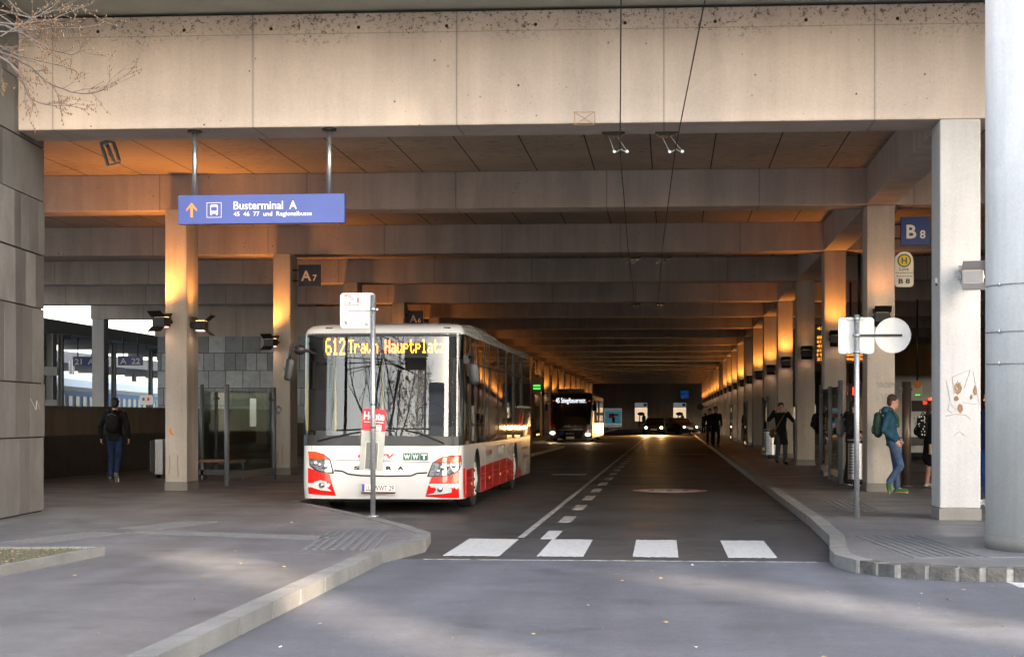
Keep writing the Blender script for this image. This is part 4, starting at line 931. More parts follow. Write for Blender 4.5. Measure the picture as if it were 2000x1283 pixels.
# glass
def band(b, z0, z1, i0, i1, nz, m, inset=0.):
    zs = [z0+(z1-z0)*j/nz for j in range(nz+1)]; rows = [B.outline(z) for z in zs]
    for j in range(nz):
        for i in range(i0, i1):
            i_, k_ = i % len(rows[j]), (i+1) % len(rows[j]); q = [(*rows[j][i_], zs[j]), (*rows[j][k_], zs[j]), (*rows[j+1][k_], zs[j+1]), (*rows[j+1][i_], zs[j+1])]; b.add(q, [(0, 1, 2, 3)], m, True)
nO = len(B.outline(1))
b = MB('windscreen'); band(b, 1.20, 2.803, 2, 34, 10, 'windscreen'); o = b.build('windscreen', root); weld_smooth(o, 60)
b = MB('tint_glass'); band(b, 1.07, 2.803, 34, nO+2, 1, 'tint_glass'); o = b.build('side_windows', root); weld_smooth(o, 30)
b = MB('black'); band(b, 1.07, 2.803, 1, 3, 1, 'black'); band(b, 1.07, 2.803, 33, 35, 1, 'black'); 
for v in b.v: v.y -= .004; v.x += math.copysign(.003, v.x-xc)
b.build('windscreen_pillar', root)
b = MB('dark_plastic'); P = [(X(594), Z(866)), (X(600), Z(847)), (X(750), Z(846)), (X(899), Z(849)), (X(905.5), Z(868))]; P = [(xc-1.262, 1.055), (xc-1.262, 1.22), (xc+1.262, 1.20), (xc+1.262, 1.055)]
B.patch(b, P, .012, None, depth=.01); b.build('windscreen_cowl', root)
b = MB('black'); B.patch(b, [(xc-1.22, 2.765), (xc+1.22, 2.765), (xc+1.22, 2.82), (xc-1.22, 2.82)], .004); b.build('windscreen_top_band', root)
# interior
b = MB('interior'); b.box(xc-1.2, xc+1.2, 27.75, 40.1, 1.0601, 1.09); b.box(xc-1.2, xc+1.2, 40.05, 40.12, 1.1, 2.7); b.box(xc-.35, xc+1.2, 27.75, 28.0, 1.09, 1.35, 'dark_plastic'); b.box(xc-1.2, xc-.3, 27.75, 28.1, 1.09, 1.28, 'dark_plastic')
b.box(xc-1.22, xc+1.22, 27.7, 40.0, 2.79, 2.80, 'canopy_grey'); b.build('cabin', root)
b = MB('black_metal'); k = 24; c = Vector((xc+.62, 28.15, 1.52)); b.tube([c+Vector((.24*math.cos(2*math.pi*i/k), -.12*math.sin(2*math.pi*i/k), .21*math.sin(2*math.pi*i/k))) for i in range(k+1)], .016, 6); b.box(c.x-.2, c.x+.2, c.y-.01, c.y+.01, c.z-.02, c.z+.02); b.build('steering_wheel', root)
b = MB('seat_cloth'); b.box(xc+.36, xc+.86, 28.75, 28.90, 1.2, 1.95); b.box(xc+.36, xc+.86, 28.4, 28.75, 1.25, 1.4); b.box(xc+.48, xc+.74, 28.76, 28.88, 1.95, 2.15); b.build('driver_seat', root, bevel=.04)
b = MB('pane'); b.box(xc+.05, xc+.08, 28.9, 29.6, 1.1, 2.5); b.box(xc+.08, xc+1.2, 29.1, 29.13, 1.1, 2.5, 'dark_plastic'); b.build('driver_partition', root)
seat0 = None
b = MB('seat_cloth'); 
for yy in [30.5+i*.85 for i in range(11)]:
    for xx in (-1.15, .22): b.box(xc+xx, xc+xx+.92, yy, yy+.12, 1.25, 2.0)
b.build('passenger_seat', root, bevel=.03)
b = MB('yellow')
for xx, yy in ((-.35, 29.2), (.28, 30.2), (-.35, 32.5), (-1.05, 28.6)): b.cyl((xc+xx, yy, 1.09), (xc+xx, yy, 2.72), .018, 10)
b.build('grab_pole', root)
# destination display
zc1 = ZT(675, 27.25); yd = B.front(xc, 2.5)+.10
Xd = lambda px: W(px, 27.2)[0]; Zd = lambda py: ZT(py, 27.2)
b = MB('black'); b.box(Xd(622), Xd(872), yd+.06, yd+.2, Zd(697), Zd(652)); dd = b.build('destination_display', root)
b = MB('led_amber'); b.text('612', (0, 0, 0), .26, mt=FRONT) if False else None
def dots(b, s, x0, x1, z0, z1, y, bold=.012):
    vs, fs = text_data(s, bold); a0 = min(v.x for v in vs); a1 = max(v.x for v in vs); c0 = min(v.y for v in vs); c1 = max(v.y for v in vs)
    b.add([(x0+(v.x-a0)/(a1-a0)*(x1-x0), y, z0+(v.y-c0)/(c1-c0)*(z1-z0)) for v in vs], fs)
FONT = {'6': '01110100001000011110100011000101110', '1': '00100011000010000100001000010001110', '2': '01110100010000100010001000100011111', 'T': '11111001000010000100001000010000100',
        'r': '00000000001011011001100001000010000', 'a': '00000000000111000001011111000101111', 'u': '00000000001000110001100011001101101', 'n': '00000000001011011001100011000110001',
        'H': '10001100011000111111100011000110001', 'p': '00000000001111010001111101000010000', 't': '01000010001111001000010000100100110', 'l': '01100001000010000100001000010001110', 'z': '00000000001111100010001000100011111', ' ': '0'*35}
def led_text(b, s, x0, x1, z0, z1, y):
    n_ = len(s)*6-1; dx = (x1-x0)/n_; dz = (z1-z0)/7
    for i, ch in enumerate(s):
        g_ = FONT[ch]
        for r_ in range(7):
            for c_ in range(5):
                if g_[r_*5+c_] == '1':
                    cx_ = x0+(i*6+c_+.5)*dx; cz_ = z1-(r_+.5)*dz; hx, hz = dx*.44, dz*.42; b.add([(cx_-hx, y, cz_-hz), (cx_+hx, y, cz_-hz), (cx_+hx, y, cz_+hz), (cx_-hx, y, cz_+hz)], [(0, 1, 2, 3)])
led_text(b, '612', Xd(627), Xd(666), Zd(691), Zd(658), yd+.055); led_text(b, 'Traun Hauptplatz', Xd(673), Xd(866), Zd(688), Zd(661), yd+.055); b.build('destination_lettering', dd)
# front lower graphics
def fp(pts): return [(X(a), Z(c)) for a, c in pts]
b = MB('red_paint'); B.patch(b, fp([(591.5, 914), (606, 918), (622, 924), (637, 926), (642, 945), (649, 969), (620, 968), (591.5, 966)]), .004); B.patch(b, fp([(841, 931), (872, 929), (893, 920), (903, 914), (904, 974), (860, 973), (828, 970), (834, 950)]), .004); b.build('red_corner', root)
def lampset(pam, plen, pin, bulbs):
    b = MB('dark_plastic'); B.patch(b, fp(pin), .006, None, .02); h = b.build('headlight', root)
    b = MB('lens'); B.patch(b, fp(plen), .011, 'lens', .004); b.build('lens', h)
    b = MB('amber_glass'); B.patch(b, fp(pam), .012, None, .004); b.build('indicator', h)
    b = MB('chrome')
    for (px, py, r_) in bulbs: c = Vector((X(px), B.front(X(px), Z(py))-.018, Z(py))); b.ell(c, (r_, .012, r_), 'chrome', 14); 
    b.build('reflector', h)
lampset([(593, 883), (605, 883), (622, 887.5), (636, 897.5), (593, 896.5)], [(594, 898), (636.5, 899), (642, 922), (627, 922), (610, 917), (598, 909)], [(591.6, 882), (606, 882), (624, 886.5), (638, 897), (646, 925.5), (624, 924), (606, 919), (595, 910)], [(607, 905, .038), (628, 911, .045), (616, 908, .03)])
lampset([(846, 902), (862, 893.5), (880, 891), (896, 890.5), (896.5, 902.5)], [(843, 904), (896.5, 904), (893, 915), (884, 923), (864, 928.5), (836, 929)], [(831, 931), (842, 903), (861, 892), (880, 889), (897.5, 889), (898.5, 906), (894, 918), (884, 926), (862, 931)], [(884, 909, .045), (862, 913, .045), (872, 910, .03), (853, 920, .03)])
for sgn, poly, c in ((-1, [(602, 953), (606, 942), (618, 938.5), (631, 941), (629, 946), (631, 953), (640, 960), (618, 958)], (621, 948)), (1, [(845, 947), (858, 945), (872, 948), (880, 955), (879, 962), (860, 965), (830, 967), (845, 963), (850, 956)], (857, 955))):
    b = MB('white_paint'); B.patch(b, fp(poly), .022, None, .02); f = b.build('fog_lamp_surround', root)
    b = MB('chrome', 'lens'); x_, z_ = X(c[0]), Z(c[1]); yy_ = B.front(x_, z_)-.026; b.cyl((x_, yy_, z_), (x_, yy_+.02, z_), .046, 20, 'dark_plastic'); b.ell((x_, yy_-.002, z_), (.038, .012, .038), 'lens'); b.build('fog_lamp', f)
# bonnet seams and bumper slot
b = MB('seam_grey')
def seam(pts, w=.006, m='seam_grey', off=.006):
    for (a, c), (d, e) in zip(pts, pts[1:]):
        p, q = Vector((X(a), Z(c))), Vector((X(d), Z(e))); t = (q-p).normalized(); nn = Vector((-t.y, t.x))*w
        B.patch(b, [tuple(p-nn), tuple(q-nn), tuple(q+nn), tuple(p+nn)], off, m)
seam([(598, 866), (600, 881)], .003); seam([(895, 869), (889, 890)], .003); seam([(640, 898), (700, 899), (760, 901), (838, 902.5)], .0045)
seam([(646, 919), (662, 920), (674, 926), (700, 929), (752, 930), (800, 929), (812, 924), (832, 923)], .012, 'black', .007); seam([(637, 927), (648, 968)], .003); seam([(840, 931), (827, 970)], .003)
b.build('panel_seam', root)
b = MB('black'); 
for ch, px in (('S', 691.5), ('E', 711), ('T', 733), ('R', 756), ('A', 779)):
    b.text(ch, (X(px), 26.8, Z(914)), .055, bold=.045, width=.095, fn=lambda p: Vector((p.x, B.front(p.x, p.z)-.008, p.z)))
b.build('maker_lettering', root)
b = MB('red_paint', 'green_logo', 'white_text', 'seam_grey'); ff = lambda p: Vector((p.x, B.front(p.x, p.z)-.014, p.z))
b.text('öövv', (X(730), 0, Z(889)), .1, 'red_paint', bold=.03, width=.58, fn=lambda p: Vector((p.x+.25*(p.z-Z(889)), B.front(p.x, p.z)-.008, p.z))); b.text('Verkehrsverbund', (X(728), 0, Z(897.5)), .028, 'seam_grey', width=.5, fn=lambda p: Vector((p.x, B.front(p.x, p.z)-.008, p.z)))
for i, ch in enumerate('WWT'):
    a0, a1 = 784+16.8*i, 799.5+16.8*i; B.patch(b, fp([(a0, 898.5), (a1, 898.5), (a1, 884.5), (a0, 884.5)]), .009, 'green_logo'); b.text(ch, (X((a0+a1)/2), 0, Z(891.7)), .075, 'white_text', bold=.04, width=.098, fn=ff)
b.build('front_logo', root)
b = MB('white_paint'); B.patch(b, fp([(696, 965), (693, 945), (774, 945), (777, 950), (770, 966)]), .004); o = b.build('plate_recess', root)
b = MB('white_text', 'poster_red', 'eu_blue', 'black_text'); x0, x1, z0, z1 = X(702), X(768), Z(961), Z(944.5); yp = min(B.front(x0, z0), B.front(x0, z1), B.front(x0, .45))-.022
b.box(x0, x1, yp, yp+.015, z0, z1, 'white_text'); b.box(x0, x1, yp-.002, yp-.0005, z1-.008, z1-.003, 'poster_red'); b.box(x0, x1, yp-.002, yp-.0005, z0+.003, z0+.008, 'poster_red'); b.box(x0+.004, x0+.046, yp-.004, yp-.0025, z0+.01, z1-.01, 'eu_blue')
b.text('LL  WWT 29', ((x0+x1)/2+.025, yp-.004, (z0+z1)/2-.004), .085, 'black_text', bold=.008, width=.44); b.box(x0-.006, x1+.006, yp-.001, yp+.02, z0-.022, z0-.001, 'black'); b.build('number_plate', root)
b = MB('black_metal')
def wiper(p):
    b = MB('black_metal'); b.tube([(X(a), B.front(X(a), Z(c))-.03-d, Z(c)) for a, c, d in p], .011, 6); b.build('wiper', root)
wiper([(612, 861, .0), (640, 854, .03), (680, 846, .03), (698, 843, .0)]); wiper([(650, 840, .01), (720, 837, .0), (766, 841, .0)]); wiper([(865, 866, .0), (850, 858, .03), (820, 846, .03), (788, 840, .0)]); wiper([(752, 836, .01), (800, 837, .0), (838, 837, .0)])
# mirrors
m0 = MB('black_metal'); yM = 27.0
m0.tube([(X(603), 27.15, Z(690)), (X(592), 27.0, Z(683)), (X(578), 26.9, Z(682)), (X(572), 26.85, Z(672)), (X(563), 26.8, Z(674)), (X(560), 26.8, Z(690)), (X(558), 26.8, Z(700))], .028, 8, r1=.022); m0.ell((X(577), 26.9, Z(681)), (.10, .06, .08)); mir = m0.build('mirror', root)
b = MB('dark_plastic'); b.cap((X(561), 26.8, Z(705)), (X(556), 26.8, Z(735)), .075, .07, 14, flat=.55); b.box(X(548.5), X(552), 26.77, 26.83, Z(724), Z(716)); b.build('mirror_housing', mir)
m0 = MB('black_metal'); m0.box(X(899), X(911), 27.2, 27.3, Z(708), Z(692)); m0.tube([(X(908), 27.25, Z(697)), (X(918), 27.1, Z(692)), (X(924), 27.0, Z(700)), (X(925), 26.98, Z(716))], .022, 8); mir = m0.build('mirror', root)
b = MB('dark_plastic'); b.cap((X(922), 27.0, Z(716)), (X(925), 27.0, Z(742)), .09, .085, 14, flat=.5); b.build('mirror_housing', mir)
# side livery
xs = XS+.003
def sp(pts):   # photo points on the visible flank -> (y, z)
    out = []
    for px, py in pts:
        D = PX(XS, px); out.append((W(px, D)[1], ZT(py, D)))
    return out
b = MB('red_paint'); yA = 27.46
def flank(poly, m=None, dx=.0): b.sprism(poly, XS+.0005+dx, XS+.0035+dx, m)
zt = .665
b.sprism([(yA, .222), (YW[0]-.53, .222), (YW[0]-.53, zt), (yA, zt)], XS+.0005, XS+.0035)
b.sprism([(YW[0]+.53, .222), (YW[1]-.53, .222), (YW[1]-.53, .60), (34.3, .70), (33.2, .70), (YW[0]+.53, .66)], XS+.0005, XS+.0035)
b.sprism([(YW[1]+.53, .222), (YW[1]+1.8, .222), (YW[1]+.53, .52)], XS+.0005, XS+.0035)
b.build('red_skirt', root)
b = MB('seam_grey', 'yellow', 'black')
for yy in (28.3, 30.3, 31.6, 32.9, 34.2, 35.4, 37.6, 38.8): b.box(XS+.0036, XS+.0052, yy-.005, yy+.005, .24, 1.05)
for yy in (28.2, 31.0, 33.0, 34.5): b.box(XS+.004, XS+.012, yy-.03, yy+.03, .40, .44, 'orange_text')
b.build('flank_seam', root)
b = MB('black_text', 'red_paint', 'green_logo', 'white_text', 'seam_grey')
b.text('öö', (XS+.004, 30.75, .87), .13, 'black_text', SIDE, .03, .5); b.text('vv', (XS+.004, 31.27, .87), .13, 'red_paint', SIDE, .03, .45); b.text('Verkehrsverbund', (XS+.004, 31, .75), .03, 'seam_grey', SIDE, width=.8)
for i, ch in enumerate('WWT'): b.box(XS+.002, XS+.004, 32.6+i*.36, 32.92+i*.36, .77, .98, 'green_logo'); b.text(ch, (XS+.0045, 32.76+i*.36, .875), .14, 'white_text', SIDE, .04, .24)
b.text('www.wwt.at', (XS+.0045, 38.6, .82), .09, 'black_text', SIDE, .02, 1.6); b.text('Regionalbus', (XS+.0045, 39.0, .62), .08, 'black_text', SIDE, .02, 1.3)
b.build('flank_logo', root)
b = MB('white_paint'); b.sprism([(37.9, 1.065), (40.05, 1.065), (40.05, 1.62), (39.2, 1.33), (38.6, 1.15)], XS+.001, XS+.006); o = b.build('rear_panel', root)
b = MB('poster_red'); b.box(XS+.0065, XS+.009, 39.35, 40.0, 1.10, 1.28); b.sprism([(37.6, 1.3), (38.1, 1.36), (38.25, 1.62), (37.8, 1.55)], XS+.003, XS+.0055); b.build('rear_emblem', root)
b = MB('canopy_grey'); b.box(XS+.002, XS+.008, 36.5, 40.1, 1.70, 1.745); b.build('window_rail', root)
b = MB('black')
for yy in (28.0, 28.75, 30.2, 30.95, 32.6, 34.3, 36.1, 38.0): b.box(XS+.001, XS+.007, yy-.035, yy+.035, 1.07, 2.80)
b.box(XS+.001, XS+.006, 28.0, 40.0, 2.36, 2.385); b.build('window_pillar', root)
b = MB('white_paint'); b.box(xc-1.27, xc-1.2, 27.6, 40, 1.02, 1.061); b.build('waist_rail', root)
for y in YW:
    wheel(root, XS-.05, y, .47, 1); wheel(root, xc-hw+.05, y, .47, -1)
b = MB('black'); b.box(xc-1.0, xc+1.0, 27.6, 39.5, .15, .23); b.build('chassis', root)

# --- second bus
D2 = 104.; x0 = W(1073, D2)[0]; x1 = W(1155.5, D2)[0]; xc2 = (x0+x1)/2; hw2 = (x1-x0)/2; y2 = 104.4
B2 = Shell(xc2, hw2, y2, y2+17.5, .15, .45); X2 = lambda px: W(px, D2)[0]; Z2 = lambda py: ZT(py, D2)
root = thing('city_bus', 'dark city bus with white destination 45 Stieglbauernstr. and lit headlights', 'bus', (xc2, y2+8, 0))
mat('bus_dark', (.02, .02, .022), .2, coat=.8); mat('bus_side', (.16, .155, .15), .38, .4, coat=.3)
b = MB('bus_dark'); B2.loft(b, [.22, .45, .85, 1.06]); o = b.build('body', root); weld_smooth(o)
b = MB('tint_glass'); B2.loft(b, [1.061, 2.0, 2.55], 'tint_glass', .004); o = b.build('glazing', root); weld_smooth(o)
b = MB('bus_dark'); B2.loft(b, [2.551, 2.81, 2.88, 2.94, 2.99, 3.03]); b.box(xc2-.9, xc2+.6, y2+1.5, y2+5, 3.03, 3.22); o = b.build('roof', root); weld_smooth(o)
b = MB('bus_side'); b.box(x1-.01, x1+.02, y2+.6, y2+17.3, .3, 1.12); b.box(x1-.01, x1+.02, y2+.6, y2+2.2, 1.13, 2.7); b.box(x1-.01, x1+.02, y2+6.6, y2+6.9, 1.13, 2.7); b.box(x1-.01, x1+.02, y2+11, y2+11.4, 1.13, 2.7); b.box(x1-.01, x1+.02, y2+.6, y2+17, 2.56, 2.8); b.build('side_panel', root)
b = MB('led_white'); b.text('45 Stieglbauernstr.', ((X2(1084)+X2(1144))/2, B2.front(xc2, 2.62)-.03, Z2(782.5)), .30, bold=.0, width=X2(1144)-X2(1084)); b.build('destination_lettering', root)
for poly, lamp in (([(1072.5, 833), (1080, 835), (1088, 845), (1092, 856), (1073, 857)], (1078, 845)), ([(1154.5, 836), (1145, 838), (1137, 846), (1132, 856), (1154.5, 860)], (1147.5, 848))):
    b = MB('silver_paint'); B2.patch(b, [(X2(a), Z2(c)) for a, c in poly], .01, None, .02); f = b.build('headlight', root)
    x_, z_ = X2(lamp[0]), Z2(lamp[1]); b = MB('headlamp_dim'); b.ell((x_, B2.front(x_, z_)-.05, z_), (.16, .03, .09)); b.build('bulb', f)
b = MB('red_lamp'); 
for px in (1079.5, 1150): b.box(X2(px)-.06, X2(px)+.06, B2.front(X2(px), Z2(782))-.02, B2.front(X2(px), Z2(782))+.03, Z2(783), Z2(781), 'amber_glass')
b.build('marker_lamp', root)
b = MB('red_paint'); b.box(X2(1072.5)-.005, X2(1075), B2.front(X2(1074), 1.8)-.03, y2+.6, Z2(835), Z2(786)); B2.patch(b, [(X2(a), Z2(c)) for a, c in ((1075, 828), (1086, 843), (1083, 834), (1075, 822))], .012); B2.patch(b, [(X2(a), Z2(c)) for a, c in ((1139, 842), (1153, 832), (1153, 836), (1141, 844))], .012); b.build('red_trim', root)
b = MB('white_text', 'beige_text'); b.text('LINZ AG', (X2(1112), B2.front(xc2, 1)-.02, Z2(832)), .12, bold=.02, width=.75); b.text('NR 85 06', (X2(1112), B2.front(xc2, .8)-.02, Z2(846)), .08, 'beige_text', bold=.02, width=.5); b.box(X2(1090), X2(1137), B2.front(xc2, .95)-.02, B2.front(xc2, .95)-.01, Z2(840), Z2(838.6), 'bronze'); b.build('front_lettering', root)
b = MB('white_text', 'eu_blue', 'poster_red'); yy_ = B2.front(xc2, .4)-.03; b.box(X2(1103), X2(1121), yy_, yy_+.03, Z2(857), Z2(852)); b.box(X2(1103), X2(1105), yy_-.01, yy_-.001, Z2(857), Z2(852), 'h_green'); b.build('number_plate', root)
b = MB('eu_blue', 'sign_blue'); 
for i, (px, py) in enumerate(((1093, 845), (1098, 844), (1095.5, 848.5))): b.ell((X2(px), B2.front(X2(px), Z2(py))-.01, Z2(py)), (.06, .01, .06), 'sign_blue')
b.build('front_emblem', root)
for px, sg in ((1066.5, -1), (1160, 1)):
    b = MB('black_metal'); b.tube([(X2(px-sg*5), y2+.1, Z2(783)), (X2(px), y2-.1, Z2(784)), (X2(px), y2-.1, Z2(792))], .04, 6); m_ = b.build('mirror', root); b = MB('eu_blue' if sg < 0 else 'black'); b.cap((X2(px), y2-.1, Z2(792)), (X2(px), y2-.1, Z2(799)), .11, .11, 12, flat=.6); b.build('mirror_housing', m_)
for yy in (y2+2.8, y2+12): wheel(root, x1+.005, yy, .47, 1, 'canopy_grey'); wheel(root, x0-.005, yy, .47, -1, 'canopy_grey')
for px, py, e in ((1147.5, 848, 45), (1078, 845, 20)):
    spot(root, (X2(px)-xc2, y2-.2-root.location.y, .68), (R(83), 0, math.pi), e, (1, .68, .36), R(70), .9, .1)
# --- third bus seen between the right columns
D3 = 62.; X3 = lambda px: W(px, D3)[0]; Z3 = lambda py: ZT(py, D3)
root = thing('white_bus', 'pale grey bus seen from behind between two right columns', 'bus', (X3(1795), 62.5, 0))
B3 = Shell(X3(1803), 1.25, 62.4, 74., .1, .25); b = MB('canopy_grey'); mat('bus_pale', (.42, .44, .44), .35, coat=.4)
b = MB('bus_pale'); B3.loft(b, [.25, .5, .9, 1.4, 2.0, 2.6, 2.81, 2.88, 2.94, 2.99]); o = b.build('body', root); weld_smooth(o)
b = MB('black'); B3.patch(b, [(X3(1776), Z3(803)), (X3(1830), Z3(803)), (X3(1830), Z3(782)), (X3(1776), Z3(782))], .01, None, .01); b.build('rear_window', root)
b = MB('red_lamp'); b.ell((X3(1813), B3.front(X3(1813), 2.6)-.02, Z3(779.5)), (.10, .03, .06)); b.ell((X3(1767), B3.front(X3(1772), 2.6)-.05, Z3(781)), (.09, .03, .06)); b.build('tail_lamp', root)
b = MB('led_red'); b.text('20', (X3(1802), B3.front(X3(1802), 2.3)-.03, Z3(787)), .12, bold=.03); b.build('line_number', root)
b = MB('black_text'); b.text('öövv', (X3(1790), B3.front(X3(1790), 1.5)-.02, Z3(815)), .13, bold=.03, width=.34); b.text('unterwegs', (X3(1790), B3.front(X3(1790), 1.3)-.02, Z3(828)), .06, bold=.01, width=.3); b.build('rear_lettering', root)
for sx in (-1.0, 1.0): wheel(root, B3.xc+sx*1.25, 64.5, .47, 1 if sx > 0 else -1)
b = MB('dark_metal'); b.box(B3.xc-1.2, B3.xc+1.2, 62.35, 62.45, .5, .8); b.build('bumper', root)

# ------------------------------------------------------------------ cars
def car(name, label, loc, rz, paint, lamp, power):
    r = thing(name, label, 'car', loc); b = MB(paint)
    St = [(-2.2, .62, .40, .62), (-2.12, .80, .30, .68), (-1.7, .90, .20, .78), (-.95, .93, .18, .90), (.2, .93, .18, .93), (1.2, .93, .18, .95), (1.85, .90, .22, .97), (2.15, .82, .32, .92), (2.22, .70, .42, .85)]
    vs = []
    for y, w, z0, z1 in St: vs += [(-w*.9, y, z0), (-w, y, (z0+z1)/2), (-w*.93, y, z1-.04), (-w*.7, y, z1), (w*.7, y, z1), (w*.93, y, z1-.04), (w, y, (z0+z1)/2), (w*.9, y, z0)]
    k = 8; n_ = len(St)
    b.add(vs, [(i*k+j, (i+1)*k+j, (i+1)*k+(j+1) % k, i*k+(j+1) % k) for i in range(n_-1) for j in range(k)]+[tuple(range(k)), tuple(range((n_-1)*k, n_*k))[::-1]], None)
    o = b.build('body', r, off=(0, 0, 0)); weld_smooth(o, 35)
    b = MB('tint_glass'); Gs = [(-1.05, .80, .90), (-.30, .66, 1.36), (.3, .66, 1.43), (1.0, .64, 1.40), (1.75, .74, .97)]
    vs = []
    for y, w, z in Gs: vs += [(-.84, y if z < 1 else y, .90), (-w, y, z), (w, y, z), (.84, y, .90)]
    b.add(vs, [(i*4+j, (i+1)*4+j, (i+1)*4+(j+1) % 4, i*4+(j+1) % 4) for i in range(4) for j in range(4)]+[(0, 1, 2, 3), (16, 19, 18, 17)]); o = b.build('windows', r, off=(0, 0, 0)); weld_smooth(o, 30)
    b = MB(paint); vs = []
    for y, w, z in ((-.34, .67, 1.345), (.3, .67, 1.44), (1.05, .65, 1.41)): vs += [(-w, y, z-.03), (-w*.9, y, z+.015), (w*.9, y, z+.015), (w, y, z-.03)]
    b.add(vs, [(i*4+j, i*4+j+1, (i+1)*4+j+1, (i+1)*4+j) for i in range(2) for j in range(3)]); 
    for s in (-1, 1): b.tube([(s*.80, -1.0, .92), (s*.67, -.32, 1.35)], .03, 6); b.tube([(s*.83, .25, .92), (s*.67, .3, 1.41)], .03, 6); b.tube([(s*.66, 1.0, 1.40), (s*.75, 1.7, .98)], .035, 6)
    o = b.build('roof', r, off=(0, 0, 0))
    for s in (-1, 1):
        b = MB('lens'); b.ell((s*.64, -2.10, .62), (.18, .10, .09), 'lens'); h = b.build('headlight', r, off=(0, 0, 0)); b = MB(lamp); b.ell((s*.64, -2.20, .62), (.10, .03, .075)); b.build('bulb', h, off=(0, 0, 0))
        b = MB(paint); b.ell((s*1.0, -.75, .98), (.1, .07, .07)); b.build('mirror', r, off=(0, 0, 0))
        for yy in (-1.38, 1.35):
            b = MB('rubber'); b.cyl((s*.95, yy, .32), (s*.74, yy, .32), .32, 28); t = b.build('wheel', r, off=(0, 0, 0)); b = MB('steel'); b.cyl((s*.953, yy, .32), (s*.94, yy, .32), .21, 16, 'dark_metal')
            for i in range(5): a = 2*math.pi*i/5; b.box(0, .012, -.02, .02, .03, .21, mt=Matrix.Translation((s*.958-.006, yy, .32)) @ Matrix.Rotation(a, 4, 'X'))
            b.build('rim', t, off=(0, 0, 0))
        if power: spot(r, (s*.64, -2.28, .62), (R(84), 0, math.pi), power, (1, .50, .16), R(60), .9, .09)
    b = MB('black'); b.box(-.55, .55, -2.225, -2.15, .40, .56); b.build('grille', r, off=(0, 0, 0)); b = MB('white_text'); b.box(-.26, .26, -2.24, -2.226, .42, .53); b.build('number_plate', r, off=(0, 0, 0))
    r.rotation_euler.z = rz; return r
x, y = W(1279, 148); car('headlamp_car', 'oncoming car with two glaring orange headlights far down the tunnel', (x, y, 0), R(-2), 'dark_paint', 'headlamp_on', 900)
x, y = W(1326, 160); car('silver_car', 'silver grey car turning at the far end beside the kerb', (x, y, 0), R(28), 'silver_paint', 'headlamp_dim', 60)

# ------------------------------------------------------------------ people
def remesh(b, name, parent, vox, sm=4):
    o = b.build(name, parent, off=(0, 0, 0)); md = o.modifiers.new('r', 'REMESH'); md.mode = 'VOXEL'; md.voxel_size = vox; md.use_smooth_shade = True
    s_ = o.modifiers.new('s', 'SMOOTH'); s_.iterations = sm; s_.factor = .5; mats = list(o.data.materials); apply_mods(o)
    if not o.data.materials:
        for q in mats: o.data.materials.append(q)
    for p in o.data.polygons: p.use_smooth = True; p.material_index = 0
    return o
def frus(b, p0, p1, r0, r1, flat, side, n=24):
    d = (p1-p0).normalized(); sv = (side-d*side.dot(d)).normalized(); fv = d.cross(sv); vs = []
    for c, r_ in ((p0, r0), (p1, r1)): vs += [c+sv*math.cos(t)*r_+fv*math.sin(t)*r_*flat for t in (2*math.pi*j/n for j in range(n))]
    b.add(vs, [tuple(range(n))[::-1], tuple(range(n, 2*n))]+[(j, (j+1) % n, n+(j+1) % n, n+j) for j in range(n)], None, True)
BASE = dict(pel=(0, 0, .96), wai=(0, 0, 1.12), che=(0, 0, 1.34), nec=(0, .01, 1.50), hea=(0, -.02, 1.665),
            ls=(.19, 0, 1.44), le=(.25, .03, 1.17), lw=(.25, -.05, .93), rs=(-.19, 0, 1.44), re=(-.25, .03, 1.17), rw=(-.25, -.05, .93),
            lh=(.09, 0, .93), lk=(.11, -.03, .51), la=(.11, .03, .09), lt=(.13, -.15, .03), rh=(-.09, 0, .93), rk=(-.11, -.03, .51), ra=(-.11, .03, .09), rt=(-.13, -.15, .03))
